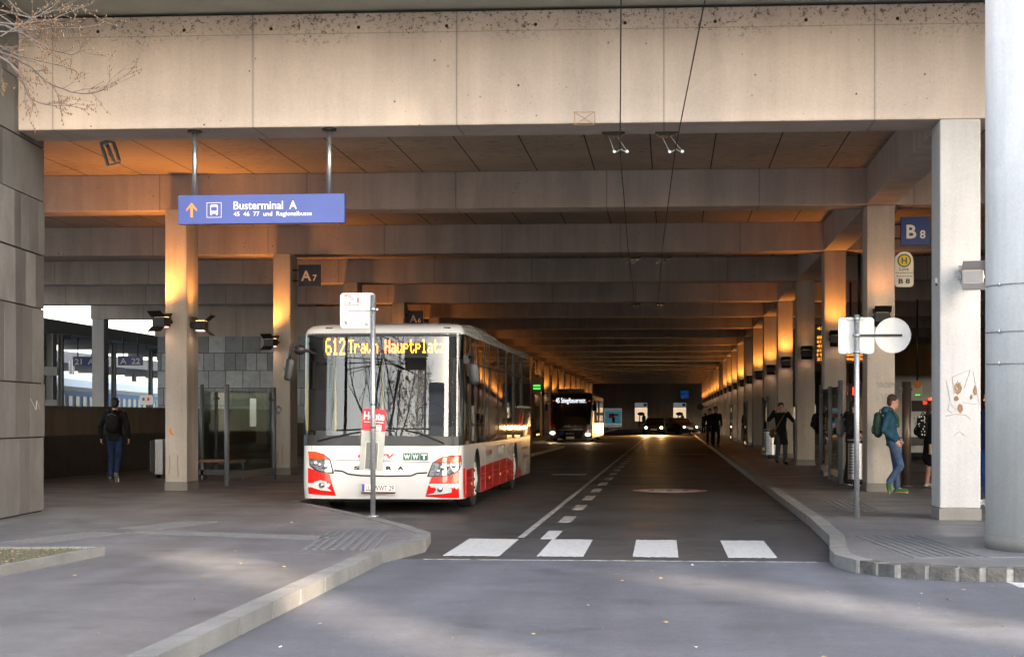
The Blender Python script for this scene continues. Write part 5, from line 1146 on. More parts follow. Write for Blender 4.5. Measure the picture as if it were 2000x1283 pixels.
def person(label, px, D, rz, pose, jacket, trousers, shoes, hair, vox=.010, face=(0, -1, 0), coat=0., hood=False, long_hair=False, skirt=False, skin='skin', scale=1., sole=None, extra=None, zoff=.12, curl=.6):
    V = {k: Vector(v) for k, v in {**BASE, **pose}.items() if isinstance(v, tuple)}; x, y = W(px, D); r = thing('person', label, 'person', (0, 0, 0)); f = Vector(face).normalized(); sd = Vector((0, 0, 1)).cross(f).normalized()
    ms = (V['ls']-V['rs']).normalized(); mh = (V['lh']-V['rh']).normalized()
    b = MB(skin); b.cap(V['pel'], V['wai'], .145, .125, 16, flat=.68, side=mh); b.cap(V['wai'], V['che'], .125, .155, 16, flat=.66, side=ms); b.cap(V['che'], V['nec']-Vector((0, 0, .07)), .15, .09, 16, flat=.62, side=ms)
    b.cap(V['nec']-Vector((0, 0, .06)), V['hea']-Vector((0, 0, .04)), .058, .052, 14)
    H = V['hea']; up = (H-V['nec']).normalized(); up = (up+Vector((0, 0, 1))*.8).normalized(); sd = up.cross(f).normalized(); f2 = sd.cross(up); mt = Matrix((sd, -f2, up)).transposed()
    b.ell(H+up*.025, (.076, .094, .098), mt=mt, n=20); b.ell(H-up*.05+f2*.015, (.056, .072, .068), mt=mt, n=16); b.ell(H+f2*.094-up*.01, (.011, .020, .024), mt=mt); b.ell(H+f2*.075-up*.065, (.025, .018, .014), mt=mt); b.ell(H+f2*.074-up*.098, (.026, .018, .018), mt=mt)
    for s in (-1, 1): b.ell(H+sd*s*.077-f2*.005, (.012, .020, .032), mt=mt)
    for a in 'lr':
        S_, E, Wr = V[a+'s'], V[a+'e'], V[a+'w']; b.cap(S_, E, .052, .042, 12); b.cap(E, Wr, .042, .028, 12)
        d = (Wr-E).normalized(); q = pose.get(a+'d'); d = Vector(q).normalized() if q else d
        n_ = Vector(pose.get(a+'n', (1 if a == 'l' else -1, 0, 0))); n_ = (n_-d*n_.dot(d)).normalized(); t_ = d.cross(n_)   # n_: back of hand, t_: across the knuckles
        if t_.dot(f) < 0: t_ = -t_
        b.cap(Wr, Wr+d*.075, .030, .040, 12, flat=.5, side=t_)
        cr = pose.get(a+'c', curl)
        for i, (o_, L) in enumerate(((.030, .068), (.010, .076), (-.010, .070), (-.029, .055))):
            p0 = Wr+d*.085+t_*o_; d1 = (d*math.cos(cr*.5)-n_*math.sin(cr*.5)); d2 = d*math.cos(cr*1.6)-n_*math.sin(cr*1.6); p1 = p0+d1*L*.52; p2 = p1+d2*L*.5
            b.cap(p0, p1, .0095, .009, 8); b.cap(p1, p2, .009, .0075, 8)
        p0 = Wr+d*.025+t_*.03; p1 = p0+(d*.7+t_*.7).normalized()*.038; p2 = p1+(d*.9+t_*.15-n_*.3).normalized()*.03; b.cap(p0, p1, .013, .011, 8); b.cap(p1, p2, .011, .008, 8)
        Hp, K, A, T = V[a+'h'], V[a+'k'], V[a+'a'], V[a+'t']; b.cap(Hp, K, .082, .055, 12); b.cap(K, K+(A-K)*.35, .055, .055, 12); b.cap(K+(A-K)*.35, A, .055, .036, 12); b.cap(A, T, .036, .030, 10)
    body = remesh(b, 'body', r, vox)
    b = MB(jacket); lo = V['pel']-Vector((0, 0, .09+coat)); frus(b, lo, V['pel'], .178+coat*.12, .172, .74, mh); frus(b, V['pel'], V['wai'], .172, .152, .74, mh); b.cap(V['pel'], V['wai'], .168, .152, 20, flat=.76, side=mh); b.cap(V['wai'], V['che'], .152, .178, 20, flat=.74, side=ms); b.cap(V['che'], V['nec']-Vector((0, 0, .085)), .172, .105, 18, flat=.72, side=ms); b.cap(V['nec']-Vector((0, 0, .05)), V['nec']-Vector((0, 0, .005)), .078, .07, 14)
    b.cap(V['ls']-Vector((0, 0, .02)), V['rs']-Vector((0, 0, .02)), .068, .068, 14)
    g_ = random.Random(len(label))
    for a in 'lr':
        S_, E, Wr = V[a+'s'], V[a+'e'], V[a+'w']; b.cap(S_, E, .066, .056, 14); b.cap(E, Wr-(Wr-E).normalized()*.01, .057, .045, 14)
        for i in range(4): t = g_.random(); c = S_.lerp(E, t) if i % 2 else E.lerp(Wr, t*.9); b.ell(c+Vector((g_.uniform(-.015, .015),)*3), (.058, .058, .02))
    if hood: b.ell(V['nec']+Vector((0, 0, .0))-f*.09, (.13, .085, .085)); b.ell(V['nec']+Vector((0, 0, .02))-f*.03, (.11, .10, .06))
    remesh(b, 'jacket', r, vox)
    b = MB(trousers)
    if skirt:
        b.cap(V['pel']+Vector((0, 0, .03)), V['pel']-Vector((0, 0, .36)), .15, .20, 20, flat=.8, side=mh)
    else:
        b.cap(V['pel']+Vector((0, 0, .04)), V['pel']-Vector((0, 0, .04)), .15, .150, 16, flat=.74, side=mh)
        for a in 'lr':
            Hp, K, A = V[a+'h'], V[a+'k'], V[a+'a']; e = A+(K-A).normalized()*.03; b.cap(Hp, K, .100, .070, 14); b.cap(K, e, .070, .062 if pose.get('wide', 0) == 0 else .10, 14)
            for i in range(3): c = K.lerp(A, .15+.25*i); b.ell(c+Vector((g_.uniform(-.012, .012), g_.uniform(-.012, .012), 0)), (.066, .066, .02))
    remesh(b, 'trousers', r, vox)
    for a in 'lr':
        A, T = V[a+'a'], V[a+'t']; b = MB(shoes); d = (T-A); d.z = 0 if abs(d.z) < .09 else d.z; b.cap(A-Vector((0, 0, .03)), T+Vector((0, 0, .012)), .050, .042, 12, flat=.9); b.cap(A-d.normalized()*.03-Vector((0, 0, .045)), T, .042, .044, 12, flat=.7)
        s_ = remesh(b, 'shoe', r, max(vox, .009), 2)
        b = MB(sole or 'black'); dn = (T-A).normalized(); h_ = A-dn*.03-Vector((0, 0, .062)) if sole != 'sole_tan' else A-Vector((0, 0, .06)); b.cap(h_, T-Vector((0, 0, .022)), .040, .046, 14, flat=.32, side=dn.cross(Vector((0, 0, 1))) if abs(dn.z) < .95 else (1, 0, 0)); b.build('sole', s_, off=(0, 0, 0))
    # hair, eyes, mouth
    b = MB(hair); b.ell(H+up*.045-f2*.018, (.086, .100, .092), mt=mt, n=22); b.ell(H+up*.0-f2*.05, (.079, .062, .09), mt=mt, n=16); g_ = random.Random(3)
    for i in range(40):
        a_, e_ = g_.uniform(0, 6.28), g_.uniform(.3, 1.4); dv = mt @ Vector((math.cos(a_)*math.cos(e_), math.sin(a_)*math.cos(e_), math.sin(e_))); 
        if dv.dot(f2) < .75: c = H+up*.045-f2*.018+dv*.088; b.cap(c-dv*.008, c+dv*.004+sd*g_.uniform(-.02, .02)-f2*.01, .015, .009, 6)
    if long_hair: b.cap(H-f2*.06, V['nec']-f2*.10-Vector((0, 0, .14)), .075, .04, 14, flat=.6)
    b.build('hair', r, off=(0, 0, 0))
    b = MB('eye'); 
    for s in (-1, 1): b.ell(H+f2*.086+sd*s*.031+up*.012, (.012, .008, .006), mt=mt, n=8)
    b.build('eye', r, off=(0, 0, 0)); b = MB('lip'); b.ell(H+f2*.092-up*.063, (.021, .008, .006), mt=mt, n=8); b.build('mouth', r, off=(0, 0, 0))
    r.location = (x, y, zoff); r.rotation_euler = (0, 0, rz); r.scale = (scale,)*3
    return r, V
def worn(r, name, label, cat, build, group=None):
    """a bag carried by a person: its own thing, placed in the person's frame"""
    t = thing(name, label, cat, tuple(r.location), group); t.rotation_euler = r.rotation_euler; t.scale = r.scale; build(t); return t
def backpack(V, m, m2, fy, hgt=.44, wid=.28, dep=.17, side=(1, 0, 0), c=None, straps=True, spots=False, f=Vector((0, 1, 0))):
    """f: direction the pack points away from the body"""
    def go(t):
        s_ = Vector(side); up = Vector((0, 0, 1)); cc = c or (V['che']+Vector((0, 0, -.06))+f*fy); mt = Matrix((s_, f, up)).transposed()
        b = MB(m); q = lambda u, v, w_: cc+s_*u+f*v+up*w_
        b.ell(q(0, 0, -.02), (wid*.52, dep*.55, hgt*.5), mt=mt, n=18); b.cap(q(-wid*.28, 0, hgt*.22), q(-wid*.28, 0, -hgt*.33), wid*.22, wid*.24, 12, flat=.9); b.cap(q(wid*.28, 0, hgt*.22), q(wid*.28, 0, -hgt*.33), wid*.22, wid*.24, 12, flat=.9); b.cap(q(0, .01, hgt*.28), q(0, .01, -hgt*.35), wid*.3, wid*.32, 14, flat=.8)
        remesh(b, 'pack_body', t, .012, 3)
        b = MB(m2); b.cap(q(-wid*.2, dep*.52, -hgt*.22), q(wid*.2, dep*.52, -hgt*.22), hgt*.17, hgt*.17, 12, flat=.35, side=up); b.build('front_pocket', t, off=(0, 0, 0))
        b = MB(m2); b.tube([q(-.05, -.02, hgt*.44), q(-.03, -.03, hgt*.54), q(.03, -.03, hgt*.54), q(.05, -.02, hgt*.44)], .009, 6); b.build('grab_handle', t, off=(0, 0, 0))
        if straps:
            for sg in (-1, 1):
                S_ = (V['ls'] if sg > 0 else V['rs']); S_ = V['nec']+(S_-V['nec'])*.62; b = MB(m2); b.tube([q(sg*wid*.25, -dep*.3, hgt*.36), S_+up*.055+f*.04, S_+up*.05-f*.06, S_-f*.14-up*.10, V['che']+(S_-V['che'])*.9-f*.15-up*.22, q(sg*wid*.5, -.12, -hgt*.25)], .017, 6); b.build('strap', t, off=(0, 0, 0))
        if spots:
            g_ = random.Random(5); b = MB('white_text')
            for i in range(46):
                a_, z_ = g_.uniform(-1.4, 1.4), g_.uniform(-.4, .42)*hgt; b.ell(q(math.sin(a_)*wid*.5, math.cos(a_)*dep*.62, z_), (.012, .012, .018), n=6)
            b.build('pattern', t, off=(0, 0, 0))
        else:
            b = MB('canopy_grey'); b.tube([q(-wid*.3, dep*.40, hgt*.3), q(0, dep*.55, hgt*.38), q(wid*.3, dep*.40, hgt*.3)], .004, 4); b.build('zip', t, off=(0, 0, 0))
    return go
PI = math.pi
# man walking away on the left
r, V = person('man in black jacket and navy jeans walking away past the parapet', 224, 37.3, PI+R(4), dict(hea=(0, -.05, 1.655), nec=(0, -.02, 1.49), lk=(.10, -.10, .52), la=(.09, .02, .12), lt=(.10, -.13, .05), rk=(-.09, .02, .50), ra=(-.08, .20, .20), rt=(-.09, .14, .03), le=(.29, .04, 1.18), lw=(.30, -.02, .94), re=(-.29, .06, 1.18), rw=(-.30, .0, .94), ls=(.2, 0, 1.44), rs=(-.2, 0, 1.44)), 'cloth_black', 'jeans_navy', 'cloth_grey', 'hair_dark', sole='white_text')
worn(r, 'backpack', 'black backpack on the back of the man walking away at left', 'backpack', backpack(V, 'pack_black', 'cloth_black', .20, .46, .29))
# man leaning at the B8 column, facing right
r, V = person('man in blue hoodie and jeans leaning against the second right column, hand in pocket', 1743, 31.5, R(78), dict(pel=(0, -.02, .95), wai=(0, .03, 1.10), che=(0, .05, 1.32), nec=(0, .03, 1.49), hea=(0, -.01, 1.655), ls=(.16, .05, 1.42), le=(.21, .12, 1.15), lw=(.17, -.08, .98), rs=(-.16, .05, 1.42), re=(-.22, .14, 1.15), rw=(-.18, -.08, .96), lh=(.08, -.02, .92), lk=(.09, -.06, .50), la=(.09, -.07, .09), lt=(.09, -.24, .04), rh=(-.09, -.02, .92), rk=(-.10, -.15, .50), ra=(-.13, .06, .20), rt=(-.13, .04, .04), rd=(.3, -.5, -.8), rc=.3), 'jacket_petrol', 'jeans_blue', 'shoe_green', 'hair_brown', hood=True, sole='sole_tan', face=(.10, -1, -.05))
worn(r, 'backpack', 'dark green backpack on the back of the leaning man', 'backpack', backpack(V, 'pack_green', 'pack_green', .20, .48, .30, .18))
# man walking towards the camera with raised arms
r, V = person('man in dark coat walking with both hands raised to his face, shoulder bag', 1525, 50.2, R(6), dict(ls=(.19, 0, 1.46), le=(.35, -.10, 1.27), lw=(.17, -.18, 1.52), rs=(-.19, 0, 1.46), re=(-.37, -.08, 1.29), rw=(-.22, -.18, 1.56), ld=(-.35, -.2, 1), rd=(.15, -.2, 1), lk=(.12, -.04, .52), la=(.12, .0, .10), lt=(.14, -.15, .05), rk=(-.10, -.14, .54), ra=(-.12, -.05, .15), rt=(-.13, -.2, .10)), 'cloth_black', 'trouser_grey', 'cloth_black', 'hair_dark', coat=.28, vox=.012)
def shoulder_bag(t):
    b = MB('strap_brown'); b.tube([(.10, .06, 1.54), (.08, -.12, 1.45), (-.05, -.16, 1.25), (-.18, -.15, 1.02), (-.22, -.10, .95)], .018, 6); b.build('strap', t, off=(0, 0, 0)); b = MB('strap_brown'); b.cap((-.25, -.13, .93), (-.25, -.05, .90), .12, .12, 12, flat=.8, side=(0, 1, 0)); b.build('bag_body', t, off=(0, 0, 0))
worn(r, 'shoulder_bag', 'brown shoulder bag hanging across the walking man with raised hands', 'bag', shoulder_bag)
# couple
r, V = person('taller dark silhouette of a pair walking on the far right platform', 1398, 81., R(8), dict(lk=(.12, -.08, .52), re=(-.28, .03, 1.18)), 'cloth_black', 'cloth_black', 'cloth_black', 'hair_dark', vox=.02, coat=.2, scale=1.04, skin='skin_dim')
r, V = person('dark figure close behind the taller one of the walking pair', 1386.5, 86., R(8), dict(rk=(-.12, -.08, .52)), 'cloth_black', 'cloth_black', 'cloth_black', 'hair_dark', vox=.02, coat=.2, skin='skin_dim')
r, V = person('hunched dark figure at the far end of the right platform', 1374, 138., R(40), dict(hea=(0, -.20, 1.55), nec=(0, -.12, 1.44), che=(0, -.07, 1.30), ls=(.18, -.10, 1.38), rs=(-.18, -.10, 1.38), le=(.22, -.16, 1.15), lw=(.14, -.30, 1.05), re=(-.22, -.16, 1.15), rw=(-.14, -.30, 1.05)), 'cloth_black', 'cloth_black', 'cloth_white', 'hair_dark', vox=.025, coat=.1)
r, V = person('person half hidden behind a far right column with a dark pack', 1456, 87.6, R(60), dict(), 'cloth_black', 'cloth_black', 'cloth_black', 'hair_dark', vox=.02)
# hooded person behind the sign post
r, V = person('person in black hoodie and wide black trousers behind the sign post and bin', 1664, 35.1, R(70), dict(hea=(0, -.05, 1.56), nec=(0, .0, 1.42), che=(0, .02, 1.27), ls=(.19, .02, 1.35), rs=(-.19, .02, 1.35), re=(-.24, .02, 1.08), rw=(-.18, -.16, 1.02), le=(.24, .02, 1.08), lw=(.16, -.18, 1.05), wide=1, lk=(.13, -.03, .5), rk=(-.13, .02, .5), ra=(-.13, .05, .09), rt=(-.14, -.13, .03)), 'cloth_black', 'cloth_black', 'cloth_black', 'hair_dark', hood=True, sole='white_text')
worn(r, 'backpack', 'grey and black backpack on the person in the black hoodie', 'backpack', backpack(V, 'cloth_grey', 'pack_black', .22, .44, .28))
# person behind the third column
r, V = person('person with blue jeans mostly hidden behind the third right column', 1609, 46., R(80), dict(hea=(0, -.02, 1.62)), 'cloth_black', 'jeans_bright', 'cloth_white', 'hair_dark', vox=.013)
worn(r, 'backpack', 'black backpack showing left of the third right column', 'backpack', backpack(V, 'pack_black', 'pack_black', .22, .44, .28, .2))
# woman with patterned pack
r, V = person('woman with long brown hair in black skirt and white trainers behind the entrance column', 1819, 33.9, R(112), dict(hea=(0, -.02, 1.56), nec=(0, .01, 1.42), che=(0, 0, 1.27), ls=(.17, 0, 1.36), rs=(-.17, 0, 1.36), le=(.22, .02, 1.1), lw=(.2, -.06, .9), re=(-.22, .02, 1.1), rw=(-.2, -.05, .88)), 'cloth_black', 'cloth_black', 'cloth_white', 'hair_brown', long_hair=True, skirt=True, sole='white_text')
worn(r, 'backpack', 'black backpack with white speckled pattern worn by the woman', 'backpack', backpack(V, 'pack_black', 'pack_black', .21, .48, .30, .18, spots=True))
def paper_bag(t):
    b = MB('paper_bag'); b.box(-.30, -.24, -.02, .20, .66, .86); b.build('bag_body', t, off=(0, 0, 0), bevel=.01); b = MB('strap_brown'); b.tube([(-.27, .02, .86), (-.25, .05, .93), (-.24, .09, .93), (-.27, .15, .86)], .006, 5); b.build('bag_handle', t, off=(0, 0, 0))
worn(r, 'paper_bag', 'tan paper bag held by the woman with the patterned backpack', 'bag', paper_bag)
# slice of a person between the entrance column and the round pillar
r, V = person('person in navy jacket and bright blue jeans in the gap beside the round pillar', 1935, 27.3, R(-70), dict(), 'cloth_navy', 'jeans_bright', 'cloth_white', 'hair_brown', sole='white_text')

# ------------------------------------------------------------------ street furniture
def gpane(b, p0, p1, z0, z1, t=.006):
    a, c = Vector(p0), Vector(p1); d = (c-a).normalized(); nn = Vector((-d.y, d.x))*t; b.prism([tuple(a-nn), tuple(c-nn), tuple(c+nn), tuple(a+nn)], z0, z1)
def screen(label, pts, ztop, zlow=.30, grp='glass wind screens on the platforms', pr=.05, pm='post_grey', rail=True, posts=None):
    x, y = pts[0]; r = thing('glass_screen', label, 'glass screen', (x, y, .12), grp)
    for i, p in enumerate(pts):
        b = MB(pm); b.cyl((p[0], p[1], .12), (p[0], p[1], ztop+(.08 if i in (0, len(pts)-1) else 0)), pr, 16); b.build('post', r)
    for p, q in zip(pts, pts[1:]):
        d = (Vector(q)-Vector(p)).normalized(); p2 = (p[0]+d.x*(pr+.02), p[1]+d.y*(pr+.02)); q2 = (q[0]-d.x*(pr+.02), q[1]-d.y*(pr+.02))
        b = MB('pane'); gpane(b, p2, q2, zlow+.1, ztop-.04); b.build('glass_pane', r)
        if rail:
            b = MB(pm); gpane(b, p2, q2, zlow-.05, zlow+.08, .02); b.build('rail', r)
        b = MB('dark_metal'); 
        for (u, s) in ((p2, 1), (q2, -1)): b.box(u[0]-.03, u[0]+.03, u[1]-.03, u[1]+.03, ztop-.22, ztop-.16)
        b.build('clamp', r)
A = W(443, 35.0); Bq = W(535, 38.6); Cq = W(394, 40.5); Dq = W(422, 46)
screen('glass screen with two round posts between the A 7 column and the first left column', [A, Bq], ZT(760, 36.5))
screen('glass screen set back to the left behind the bench', [Cq, Dq, W(530, 47)], ZT(760, 43))
screen('glass screen with steel posts behind the bin on the right platform', [W(1641, 36.0), W(1622, 38.6), W(1604, 41.5)], ZT(752, 37.5))
for i, (px, D, px2) in enumerate(((1499, 62, 1513), (1459, 79, 1470), (1430, 101, 1438))):
    screen('dark glass screen beside the right columns, %s one beyond the walking man' % ordn[i+1], [W(px, D), (W(px, D)[0]+.02, W(px, D)[1]+3.4)], ZT(778, 62), pr=.04)
for i, (px, D) in enumerate(((500, 69), (560, 87), (1046, 118), (1062, 130))):
    p = W(px, D)
    if px > 1000: screen('glass screen on the far left platform near the second bus, %s' % ('nearer' if px < 1050 else 'farther'), [p, (p[0]+.02, p[1]+3.2)], 2.3, pr=.04)
for px, D, ztp, lab, mm in ((1770.5, 34.8, ZT(745, 34.8), 'round brownish metal post right of the leaning man', 'bronze'), (1586, 50.2, ZT(757, 50.2), 'pale round steel post beside the fourth right column', 'steel'), (1660, 44, ZT(748, 44), 'steel post just behind the bin on the right platform', 'steel')):
    x, y = W(px, D); r = thing('steel_post', lab, 'post', (x, y, .12)); b = MB(mm); b.cyl((x, y, .12), (x, y, ztp), .09 if mm == 'bronze' else .06, 24); b.cyl((x, y, .118), (x, y, .14), .12, 20); b.build('pole', r)
    b = MB('dark_metal'); b.box(x-.16, x-.05, y-.04, y+.04, ztp-.22, ztp-.12); b.build('clamp', r)
def bin_(px, D, w, z0, z1, label, facet=True):
    x, y = W(px, D); r = thing('litter_bin', label, 'litter bin', (x, y, .12), 'litter bins on the platforms'); b = MB('steel'); k = 28; P = [(x+w*math.cos(2*PI*i/k)*(1), y+w*math.sin(2*PI*i/k)) for i in range(k)]; b.prism(P, z0, z1-.08); b.build('drum', r)
    b = MB('dark_metal'); b.cyl((x, y, z1-.079), (x, y, z1-.03), w*.86, 24); b.build('opening', r); b = MB('steel'); b.cyl((x, y, z1-.03), (x, y, z1), w*1.06, 28); b.build('lid', r)
    b = MB('dark_metal'); b.cyl((x, y, .12), (x, y, z0), w*.45, 16); b.build('foot', r); b = MB('black'); g_ = 0
    for j in range(12):
        for i in range(7): a = PI*1.15+i*.12; c = Vector((x+(w+.001)*math.cos(a), y+(w+.001)*math.sin(a), z0+.12+j*.055)); b.ell(c, (.008, .008, .012), n=6)
    b.build('perforation', r)
bin_(1672, 33.8, .155, .30, ZT(857, 33.8), 'perforated steel litter bin in front of the hooded person')
bin_(1505, 58, .2, .25, 1.10, 'steel litter bin beside the walking man with raised hands')
bin_(1455, 92, .2, .25, 1.10, 'steel litter bin far along the right platform near the walking pair')
x, y = W(310, 39.6); r = thing('timetable_case', 'low ribbed metal box standing left of the first left column', 'cabinet', (x, y, .12)); b = MB('dark_metal'); b.box(x-.13, x-.05, y-.2, y+.2, .25, .98); b.build('case', r, bevel=.01)
b = MB('steel'); b.box(x-.045, x+.14, y-.18, y+.2, .20, 1.0); b.box(x+.0, x+.04, y-.22, y-.185, .3, .9); b.build('cover', r, bevel=.015)
b = MB('steel'); 
for i in range(14): b.box(x-.145, x-.131, y-.2, y+.2, .28+i*.05, .30+i*.05)
b.build('rib', r); b = MB('dark_metal'); b.cyl((x, y, .12), (x, y, .25), .05, 12); b.build('foot', r)
# bench
x0, y0_ = W(392, 38.8); x1, _ = W(452, 37.2); r = thing('bench', 'low bench with wooden seat behind the first left column', 'bench', ((x0+x1)/2, y0_, .12))
b = MB('wood'); b.box(x0, x1, y0_-.25, y0_+.2, .50, .56); b.build('seat', r, bevel=.01); b = MB('post_grey')
for xx in (x0+.06, x1-.1): b.box(xx, xx+.05, y0_-.2, y0_+.15, .12, .50)
b.build('leg', r); b = MB('dark_metal'); b.box(x0, x1, y0_-.2, y0_-.17, .22, .34); b.build('stretcher', r)
r = thing('bag', 'dark red bag lying on the bench behind the first left column', 'bag', ((x0+x1)/2+.05, y0_, .56)); b = MB('pack_black'); b.ell(((x0+x1)/2+.1, y0_, .66), (.19, .13, .10)); b.build('bag_body', r); mat('cloth_red', (.2, .015, .015), .9); b = MB('cloth_red'); b.ell(((x0+x1)/2+.12, y0_-.09, .63), (.12, .06, .05)); b.build('flap', r)
# small junction box on the entrance column and green info display
b = MB('stop_white'); xx = W(1829, 23.9)[0]; b.box(3.57, 3.598, 24.0, 24.06, ZT(557, 24), ZT(547, 24)); b.cyl((3.585, 24.03, ZT(562, 24)), (3.585, 24.03, ZT(557, 24)), .008, 6, 'black'); tag(b.build('junction_box'), 'tiny pale junction box on the left face of the entrance column', 'box')
led_stop(1782, 1801, 745, 773, 58, 769, 772.5, 'hanging stop display with green line in front of the pale bus')
b = MB('led_red'); x, y = W(1661, 52); r = thing('led_sign', 'dark sign with glowing red letter behind the right columns', 'sign', (x, y, 2)); b.text('H', (x-.0, y-.06, ZT(764, 52)), .22, bold=.04); b.build('lettering', r); b = MB('black'); b.box(x-.3, x+.3, y-.05, y+.05, ZT(775, 52), ZT(750, 52)); b.cyl((x, y, ZT(750, 52)), (x, y, BZ1), .03, 8); b.build('housing', r)
x, y = W(1370, 140); r = thing('round_mirror', 'round sign on the last right columns', 'sign', (x, y, 2.3)); b = MB('canopy_grey'); c = Vector((x-.1, y, ZT(794, 140))); b.cyl(c, c+Vector((0, .05, 0)), .26, 24, 'dark_metal'); b.build('disc', r); b = MB('dark_metal'); b.tube([c+Vector((.1, .06, 0)), c+Vector((.6, .06, 0))], .03, 6); b.build('arm', r)

# ------------------------------------------------------------------ railway side
def lin(p, q, t): return p[0]+(q[0]-p[0])*t, p[1]+(q[1]-p[1])*t
def canopy(label, xe, wdt, z0, z1, ya, yb_, fm='canopy_dark'):
    r = thing('platform_canopy', label, 'canopy', (xe, ya, 0), 'railway platform canopies'); b = MB(fm); b.box(xe-wdt, xe, ya, yb_, z0, z1); b.build('roof', r)
    b = MB('canopy_grey'); b.box(xe+.001, xe+.08, ya, yb_, z0-.05, z1+.12); b.build('fascia', r); b = MB('canopy_dark'); y_ = ya+2
    while y_ < yb_: b.box(xe-wdt+.1, xe-.1, y_, y_+.25, z0-.28, z0-.002); y_ += 6
    b.build('rafter', r); return r
c1 = canopy('nearer dark platform canopy roof beyond the parapet', -28.2, 5.0, 5.45, 5.85, 60, 190)
c2 = canopy('second platform canopy roof farther behind the blue train', -41.5, 6.0, 5.3, 5.9, 80, 260)
def ipost(x, y, z1, label, w=.35):
    r = thing('platform_post', label, 'post', (x, y, 0), 'steel posts under the platform canopies'); b = MB('canopy_grey'); b.box(x-w/2, x-w/2+.06, y-w/2, y+w/2, 0, z1); b.box(x+w/2-.06, x+w/2, y-w/2, y+w/2, 0, z1); b.build('flange', r); b = MB('canopy_dark'); b.box(x-w/2+.061, x+w/2-.061, y-.03, y+.03, 0, z1); b.build('web', r)
for i, (px, D, w) in enumerate(((97, 80, .5), (119, 82, .22), (222, 90, .22), (294, 100, .22), (140, 118, .3), (262, 140, .3))): ipost(*W(px, D), 5.34, 'grey steel platform post, %s from left' % ordn[i+1], w)
x, y = W(99, 79.6); b = MB('canopy_grey'); b.box(x-.35, x+.35, y-.1, y+.05, 1.45+.55, 2.3); b.box(x-.35, x+.35, y-.1, y+.05, 3.4, 3.8); tag(b.build('cross_frame', loc=(x, y, 2)), 'grey steel cross frame on the leftmost platform post', 'frame')
def track_sign(pl, pr, pt, pb, D, txt, label):
    x0, y = W(pl, D); x1, _ = W(pr, D); z0, z1 = ZT(pb, D), ZT(pt, D); r = thing('track_sign', label, 'sign', (x0, y, z0), 'blue track signs'); b = MB('sign_blue'); b.box(x0, x1, y-.06, y+.06, z0, z1); b.build('panel', r); b = MB('white_text'); b.text(txt, ((x0+x1)/2, y-.065, (z0+z1)/2-.02), (z1-z0)*.62, bold=.02, width=(x1-x0)*.82); b.build('lettering', r); b = MB('dark_metal')
    for t in (.2, .8): xx = x0+(x1-x0)*t; b.cyl((xx, y, z1), (xx, y, 5.34), .03, 6)
    b.build('hanger', r)
track_sign(143, 190, 696, 714, 84, '21  A', 'blue track sign reading 21 A left of the pale column'); track_sign(231, 280, 695, 713, 84, 'A  22', 'blue track sign reading A 22 right of the pale column')
x0, y = W(273, 70); x1, _ = W(300, 70); r = thing('info_board', 'small white notice board above the parapet', 'sign', (x0, y, 0)); b = MB('white_paint'); b.box(x0, x1, y, y+.06, ZT(790, 70), ZT(771, 70)); b.build('board', r); b = MB('sign_blue', 'poster_red'); b.box(x0+.1, x0+.2, y-.01, y-.001, ZT(782, 70), ZT(776, 70)); b.box(x0+.3, x0+.4, y-.01, y-.001, ZT(782, 70), ZT(776, 70), 'poster_red'); b.build('pictogram', r); b = MB('dark_metal'); b.box((x0+x1)/2-.04, (x0+x1)/2+.04, y+.061, y+.1, 0, ZT(785, 70)); b.build('stand', r)
def coach(p0, p1, label, L0=1.05):
    a, c = Vector((p0[0], p0[1], 0)), Vector((p1[0], p1[1], 0)); d = (c-a).normalized(); L = (c-a).length; r = thing('railway_coach', label, 'train', tuple(a), 'blue and white railway coaches'); nn = Vector((-d.y, d.x, 0)); mt = Matrix.Translation(a) @ Matrix((d, nn, Vector((0, 0, 1)))).transposed().to_4x4()
    b = MB('train_blue'); b.box(0, L, 0, 2.8, .7, 3.0, mt=mt); b.build('lower_body', r); b = MB('train_white'); P = [(0, 3.001), (0, 3.25), (.25, 3.7), (.8, 4.05), (2.0, 4.05), (2.55, 3.7), (2.8, 3.25), (2.8, 3.001)]
    b.prism(P, 0, L, mt=mt @ Matrix(((0, 0, 1, 0), (1, 0, 0, 0), (0, 1, 0, 0), (0, 0, 0, 1)))); b.build('roof', r)
    b = MB('train_white', 'window_dark'); x_ = 1.6
    while x_ < L-2.2: b.box(x_-.04, x_+1.04, -.02, -.001, 1.66, 2.74, 'train_white', mt=mt); b.box(x_, x_+1.0, -.03, -.021, 1.7, 2.7, 'window_glass', mt=mt); x_ += 2.0
    b.build('window', r); b = MB('train_blue'); b.box(.15, .95, -.03, -.001, .9, 2.8, mt=mt); b.box(.35, .75, -.04, -.031, 1.8, 2.6, 'window_dark', mt=mt); b.build('door', r); b = MB('rubber')
    for q in (2, 4, L-4, L-2): b.cyl(mt @ Vector((q, .5, .5)), mt @ Vector((q, .7, .5)), .5, 16)
    b.build('bogie', r)
mat('window_glass', (.35, .38, .36), .1)
TA, TB = W(90, 93), W(196, 108); dv = (Vector(TB)-Vector(TA)).normalized()
q0 = Vector(TA)-dv*18; q1 = Vector(TB); coach(tuple(q0), tuple(q1-dv*.4), 'blue and white railway coach at left of the pale column'); coach(tuple(q1), tuple(q1+dv*26), 'blue and white railway coach right of the pale column')

